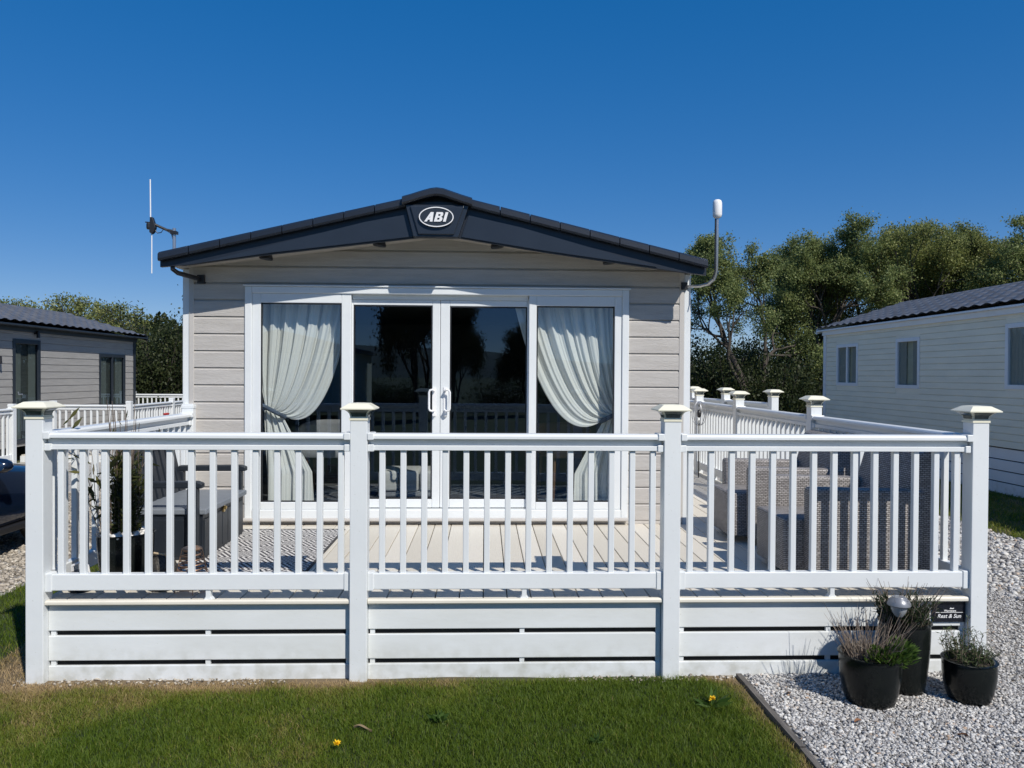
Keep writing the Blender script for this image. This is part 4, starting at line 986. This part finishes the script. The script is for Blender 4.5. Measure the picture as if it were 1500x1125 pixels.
# ================================================================== VEGETATION
def tree_meshes(seed, H, Wd, trunk_r, nleaf, lsize, m, multi=1, depth=6, bare=.0, clump=.28):
    g = np.random.default_rng(seed); segs = []; twigs = []
    def grow(p, d, L, r, k):
        pts = [p]; dd = d.copy()
        for i in range(3):
            dd = dd+g.normal(0,.17,3)+np.array([0,0,.05 if k else .12]); dd /= np.linalg.norm(dd); pts.append(pts[-1]+dd*L/3)
        segs.append((pts, r, r*.66, k))
        if k >= depth-2: twigs.extend(pts[1:])
        if k == depth: return
        n = 2 if g.random() < .45 else 3
        for j in range(n):
            q = pts[-1] if j < 2 else pts[2]
            ax = g.normal(size=3); ax -= dd*ax.dot(dd); ax /= np.linalg.norm(ax); an = g.uniform(.35,.85) if k else g.uniform(.3,.7)
            nd = dd*math.cos(an)+ax*math.sin(an); grow(q, nd, L*g.uniform(.62,.86), r*.62, k+1)
    for j in range(multi):
        a = g.uniform(0,6.28); grow(np.array([0,0,0.])+(np.array([math.cos(a),math.sin(a),0])*.12 if multi > 1 else 0), np.array([.35*math.cos(a)*(multi>1),.35*math.sin(a)*(multi>1),1.]), 1.4, .16, 0)
    cz, rz_ = 0, 0
    T = np.array(twigs); zmax = np.quantile(T[:,2],.995); w_ = np.quantile(np.hypot(T[:,0],T[:,1]),.97)
    S = np.array([Wd/w_, Wd/w_, H/zmax]); rs = trunk_r/.16
    def warp(P):
        P = np.atleast_2d(P)*S; c0 = np.array([0,0,.60*H]); d = (P-c0)/np.array([Wd,Wd,.40*H]); d2 = d.copy(); d2[:,2] = np.maximum(d2[:,2], 0)
        r = np.linalg.norm(d2,axis=1); f = np.where(r > .7, (.7+.3*np.tanh((r-.7)/.3))/np.maximum(r,1e-6), 1.)
        d[:,0] *= f; d[:,1] *= f; d[:,2] = np.where(d[:,2] > 0, d[:,2]*f, d[:,2])
        return c0+d*np.array([Wd,Wd,.40*H])
    q = MB()
    for pts, r0, r1, k in segs:
        if k > depth-1 and g.random() < .3: continue
        n = len(pts); q.tube(list(warp(np.array(pts))), [max(rs*(r0+(r1-r0)*i/(n-1)), .006) for i in range(n)], n=(8 if k < 2 else 5 if k < 4 else 3), cap=False)
    tm = q.mesh('trunk', BARK, fix=False, ang=80)
    # leaves gather in clumps round a subset of twig points
    T = warp(T); c = T[g.integers(0,len(T),int(nleaf/22))]
    P = np.repeat(c, 22, 0)+g.normal(0, clump*.5, (len(c)*22,3))*np.array([1,1,.8])
    V, F = leaf_quads(P, lsize, .2, seed, .62)
    tone = np.repeat(g.random(len(c)), 22)*.6+g.random(len(P))*.4
    cm = np_mesh('crown', V, F, m, np.repeat(tone,4), obj=False)
    return tm, cm
def place_tree(name, label, ms, loc, rz=0, s=(1,1,1), cat='tree', group=None):
    t = thing(name, label, cat, loc, rz, group); t.scale = s
    inst('trunk', ms[0], t); inst('crown', ms[1], t); return t
OA = tree_meshes(11, 6.6, 3.3, .115, 62000, .062, OAK, multi=2, clump=.21)
OB = tree_meshes(12, 6.6, 3.3, .13, 85000, .062, OAK, multi=2, clump=.22)
OC = tree_meshes(14, 6.6, 3.4, .12, 85000, .062, OAK2, multi=3, clump=.23)
WL = tree_meshes(17, 4.5, 2.0, .08, 8000, .085, OAK2, multi=4)
GT = 'trees behind the right caravan'
for ms, px, d, hz, rz, lab in ((OA,1105,24,6.6,0,'slender oak just right of the wifi aerial, branches bare below'), (OB,1240,25,7.2,1.2,'tallest oak standing behind the far end of the cream caravan'),
        (OC,1345,26,7.35,2.2,'broad yellow green tree behind the middle of the cream caravan roof'), (OA,1300,30,7.4,3.5,'oak set further back between the two tallest trees'), (OC,1440,27,6.9,4.1,'lower yellowish tree behind the cream caravan roof'),
        (OB,1520,24,7.0,5.0,'dark oak crown at the right edge above the tiled roof'), (OC,1165,29,6.6,.7,'pale tree seen between the slender oak and the tallest oak'),(OA,1400,31,7.9,1.9,'tree crown rising behind the broad yellow green tree')):
    place_tree('oak_tree', lab, ms, ((px-706)/1127*d, d-4.49, 0), rz, (1,1,hz/6.6), group=GT)
# left-hand trees
for ms, px, d, hz, rz, lab in ((WL,45,34,5.0,.3,'thin yellowish tree above the left caravan roof at the left edge'),(WL,110,33,5.1,1.4,'yellow green tree above the middle of the left caravan roof'),(WL,165,31,4.6,2.5,'yellow green tree above the far end of the left caravan roof'),(WL,-40,34,5.4,3.1,'thin tree leaning out of the left edge above the dark roof')):
    place_tree('willow_tree', lab, ms, ((px-706)/1127*d, d-4.49, 0), rz, (1.1,1.1,hz/4.5), group='trees behind the left caravan')
def bush_mesh(seed, rx, ry, h, n, lsize, m):
    g = np.random.default_rng(seed); q = MB()
    nb = 26; C = []
    for i in range(nb):
        a = g.uniform(0,6.28); r = math.sqrt(g.random())*.85; zt = h*(.55+.45*g.random())*(1-.45*r*r)
        tip = np.array([rx*r*math.cos(a), ry*r*math.sin(a), zt]); b0 = np.array([tip[0]*.25, tip[1]*.25, 0]); mid = (b0+tip)/2+g.normal(0,.1,3)
        q.tube([b0,mid,tip], [.03,.02,.006], n=4, cap=False)
        for k in range(16): 
            s = g.random(); p = b0+(tip-b0)*(.15+.85*s)+g.normal(0,.24,3)*np.array([rx,ry,h*.35])*.8; C.append(p)
    C = np.array(C); C[:,2] = np.clip(C[:,2], .1, h*1.05); per = max(1, n//len(C)); P = np.repeat(C,per,0)+g.normal(0,.16,(len(C)*per,3)); P[:,2] = np.abs(P[:,2])
    V, F = leaf_quads(P, lsize, .3, seed, .6); tone = np.repeat(g.random(len(C)),per)*.65+g.random(len(P))*.35
    return q.mesh('stems', BARK, fix=False, ang=80), np_mesh('foliage', V, F, m, np.repeat(tone,4), obj=False)
B1 = bush_mesh(31, 1.9, 1.3, 3.2, 12000, .085, BUSH); B2 = bush_mesh(32, 1.7, 1.4, 3.9, 14000, .085, BUSH); B3 = bush_mesh(33, 2.2, 1.4, 2.4, 11000, .09, BUSH)
def place_bush(label, ms, loc, rz, s, group):
    t = thing('bush', label, 'bush', loc, rz, group); t.scale = s; inst('stems', ms[0], t); inst('foliage', ms[1], t)
for ms, px, d, s, rz, lab in ((B2,240,23,(1,1,1.10),0,'dense dark green bush left of the taupe corner of the main caravan'),(B1,200,27,(1.2,1,1.22),1,'dark bush at the far end of the left caravan roof'),(B2,150,30,(1.2,1,1.1),2,'dark bush behind the left caravan below the thin trees'),(B1,285,26,(1,1,1.3),3,'dark bush mostly hidden behind the main caravan on its left')):
    place_bush(lab, ms, ((px-706)/1127*d, d-4.49, 0), rz, s, 'bushes behind the left caravan')
for ms, px, d, s, rz, lab in ((B3,1010,27,(1.1,1,1.45),0,'dark bush right beside the main caravan corner trim'),(B1,1060,25,(1.1,1,1.02),1,'dark undergrowth below the slender oak'),(B3,1125,24,(1,1,1.2),2.2,'undergrowth below and right of the slender oak'),(B1,1180,26,(1.1,1,1.05),3,'dark bush meeting the far corner of the cream caravan'),(B2,1030,33,(1.5,1,1.08),.5,'tall dark thicket far behind the main caravan corner trim'),(B2,1100,33,(1.5,1,1.1),1.5,'tall dark thicket far behind the slender oak trunk'),(B2,1170,33,(1.5,1,1.12),2.5,'tall dark thicket far behind the gap between the two oaks'),(B3,1235,27,(1.2,1,1.6),4,'bush under the tallest oak behind the cream caravan'),(B1,1330,28,(1.3,1,1.2),5,'bush behind the cream caravan roof')):
    place_bush(lab, ms, ((px-706)/1127*d, d-4.49, 0), rz, s, 'undergrowth below the oaks')
def far_hedge():
    gg = np.random.default_rng(88); n = 26000; x = gg.uniform(-15,8,n); h = 2.6+1.2*vnoise(x,0*x,.35,40)+.6*vnoise(x,0*x,1.3,41)
    z = h*np.sqrt(gg.random(n)); P = np.stack([x, 29+gg.normal(0,.6,n)*(1.1-z/h*.6), z],1)
    V, F = leaf_quads(P, .20, .2, 88, .6)
    tag(np_mesh('far_hedge', V, F, BUSH, np.repeat(np.clip(gg.random(n)*.6+.5*vnoise(x,z,1.,42),0,1),4)), 'far hedge behind the caravans closing the field', 'hedge', kind='stuff')
far_hedge()
# trees, hedge and a caravan across the road: seen only as reflections in the patio doors
RT = tree_meshes(41, 7.6, 2.4, .12, 40000, .12, BUSH, multi=3, clump=.5)
for x, y, s, lab in ((-2.75,-24,(.72,.72,1.05),'tall tree across the site mirrored in the patio doors'),(2.1,-26,(.6,.6,.55),'small tree across the site mirrored in the right patio door'),(9,-27,(1,1,.9),'tree further right across the site'),(-1.3,-22.5,(.5,.5,.72),'second tree across the site mirrored between the two middle doors')):
    place_tree('tree', lab, RT, (x,y,0), x, s, group='trees across the site')
for i, (x,y,s) in enumerate(((-9,-28,(2,1,.8)),(-4,-29,(2,1,.7)),(1,-30,(2,1,.75)),(5,-29,(2,1,.8)),(10,-29,(2,1,.9)))):
    place_bush(('leftmost','second','middle','fourth','rightmost')[i]+' bush of the hedge across the site mirrored in the glass', B3, (x,y,0), i, s, 'hedge across the site')
t = thing('holiday_caravan', 'pale caravan across the site mirrored in the left patio door', 'caravan', (-8,-22,0))
MB().prism([(-11,.4),(-5,.4),(-5,2.6),(-11,2.6)], 'y', -25, -21).build('wall', CSID, t); MB().prism([(-11.2,2.6),(-4.8,2.6),(-4.8,2.75),(-8,3.5),(-11.2,2.75)], 'y', -25.2, -20.8).build('roof', NROOF, t)
for x in (-10,-6.6): MB().box(x-.5,x+.5,-21,-20.97,1.2,2.2).build('window', WINDARK, t)

# ------------------------------------------------------------------ small things on the lawn
def dandelion(label, loc, leaves):
    t = thing('dandelion', label, 'flower', loc, 0)
    h = .045
    MB().tube([(0,0,0),(.004,0,h*.5),(.002,0,h)], .0018, n=6).build('stem', LEAFG, t, local=True)
    gg = np.random.default_rng(int(abs(loc[0])*100)); P = np.repeat(np.array([[.002,0,h]]),90,0)
    a = gg.uniform(0,6.28,90); D = np.stack([np.cos(a),np.sin(a),gg.uniform(.1,1.6,90)],1)
    V, F = leaf_quads(P, .019, 0, 3, .35, D); np_mesh('flower_head', V, F, YEL, None, t)
    if leaves:
        P = np.repeat(np.array([[0,0,.006]]),26,0); a = gg.uniform(0,6.28,26); D = np.stack([np.cos(a),np.sin(a),gg.uniform(.15,.7,26)],1)
        V, F = leaf_quads(P, .09, 0, 4, .26, D); np_mesh('rosette', V, F, LEAFG, np.repeat(gg.random(26)*.6,4), t)
dandelion('yellow dandelion with a leaf rosette near the timber edging', (1.235,-.41,.005), True)
dandelion('yellow dandelion low in the middle of the lawn', (-.688,-.858,.0), False)
q = MB(); q.grid(lambda u,v: (-.645+.095*u, -.63-.03*u+.022*(v-.5)*math.sin(math.pi*min(max(u,.05),.95)), .016+.008*math.sin(u*5)+.012*(v-.5)**2*4), 10, 4)
tag(q.build('dry_leaf', mat('dry_leaf',(.22,.165,.09),.8), fix=False), 'curled dry leaf lying on the lawn', 'leaf')

def weed(label, loc, seed, n=22, size=.055):
    t = thing('weed', label, 'weed', loc)
    gg = np.random.default_rng(seed); a = gg.uniform(0,6.28,n); D = np.stack([np.cos(a),np.sin(a),gg.uniform(.2,1.1,n)],1)
    V, F = leaf_quads(np.repeat(np.array([[0,0,.018]]),n,0)+gg.normal(0,.012,(n,3))*np.array([1,1,.3]), size, 0, seed, .42, D)
    np_mesh('leaf_rosette', V, F, LEAFG, np.repeat(gg.random(n)*.4,4), t)
weed('dark green broadleaf weed in the lawn right of the dry leaf', (-.22,-.56,.0), 71)
weed('small weed clump at the front edge of the lawn', (.55,-.80,.0), 72, 18, .045)
for k, (x, y, a, lab) in enumerate(((1.93,-.62,.4,'brown leaf on the gravel in front of the front left pot'),(2.38,-.78,2.1,'brown leaf lying on the open gravel near the picture bottom'),(1.72,-.25,1.2,'reddish leaf on the gravel between edging and pots'))):
    q = MB(); q.X = Matrix.Translation((x,y,.016)) @ Matrix.Rotation(a,4,'Z')
    q.grid(lambda u,v: (-.025+.05*u, .022*(v-.5)*math.sin(math.pi*min(max(u,.06),.94)), .008*math.sin(u*3+k)+.03*(v-.5)**2), 8, 4)
    tag(q.build('dead_leaf', MATS.get('dead_leaf') or mat('dead_leaf',(.20,.09,.04),.8), fix=False), lab, 'leaf')
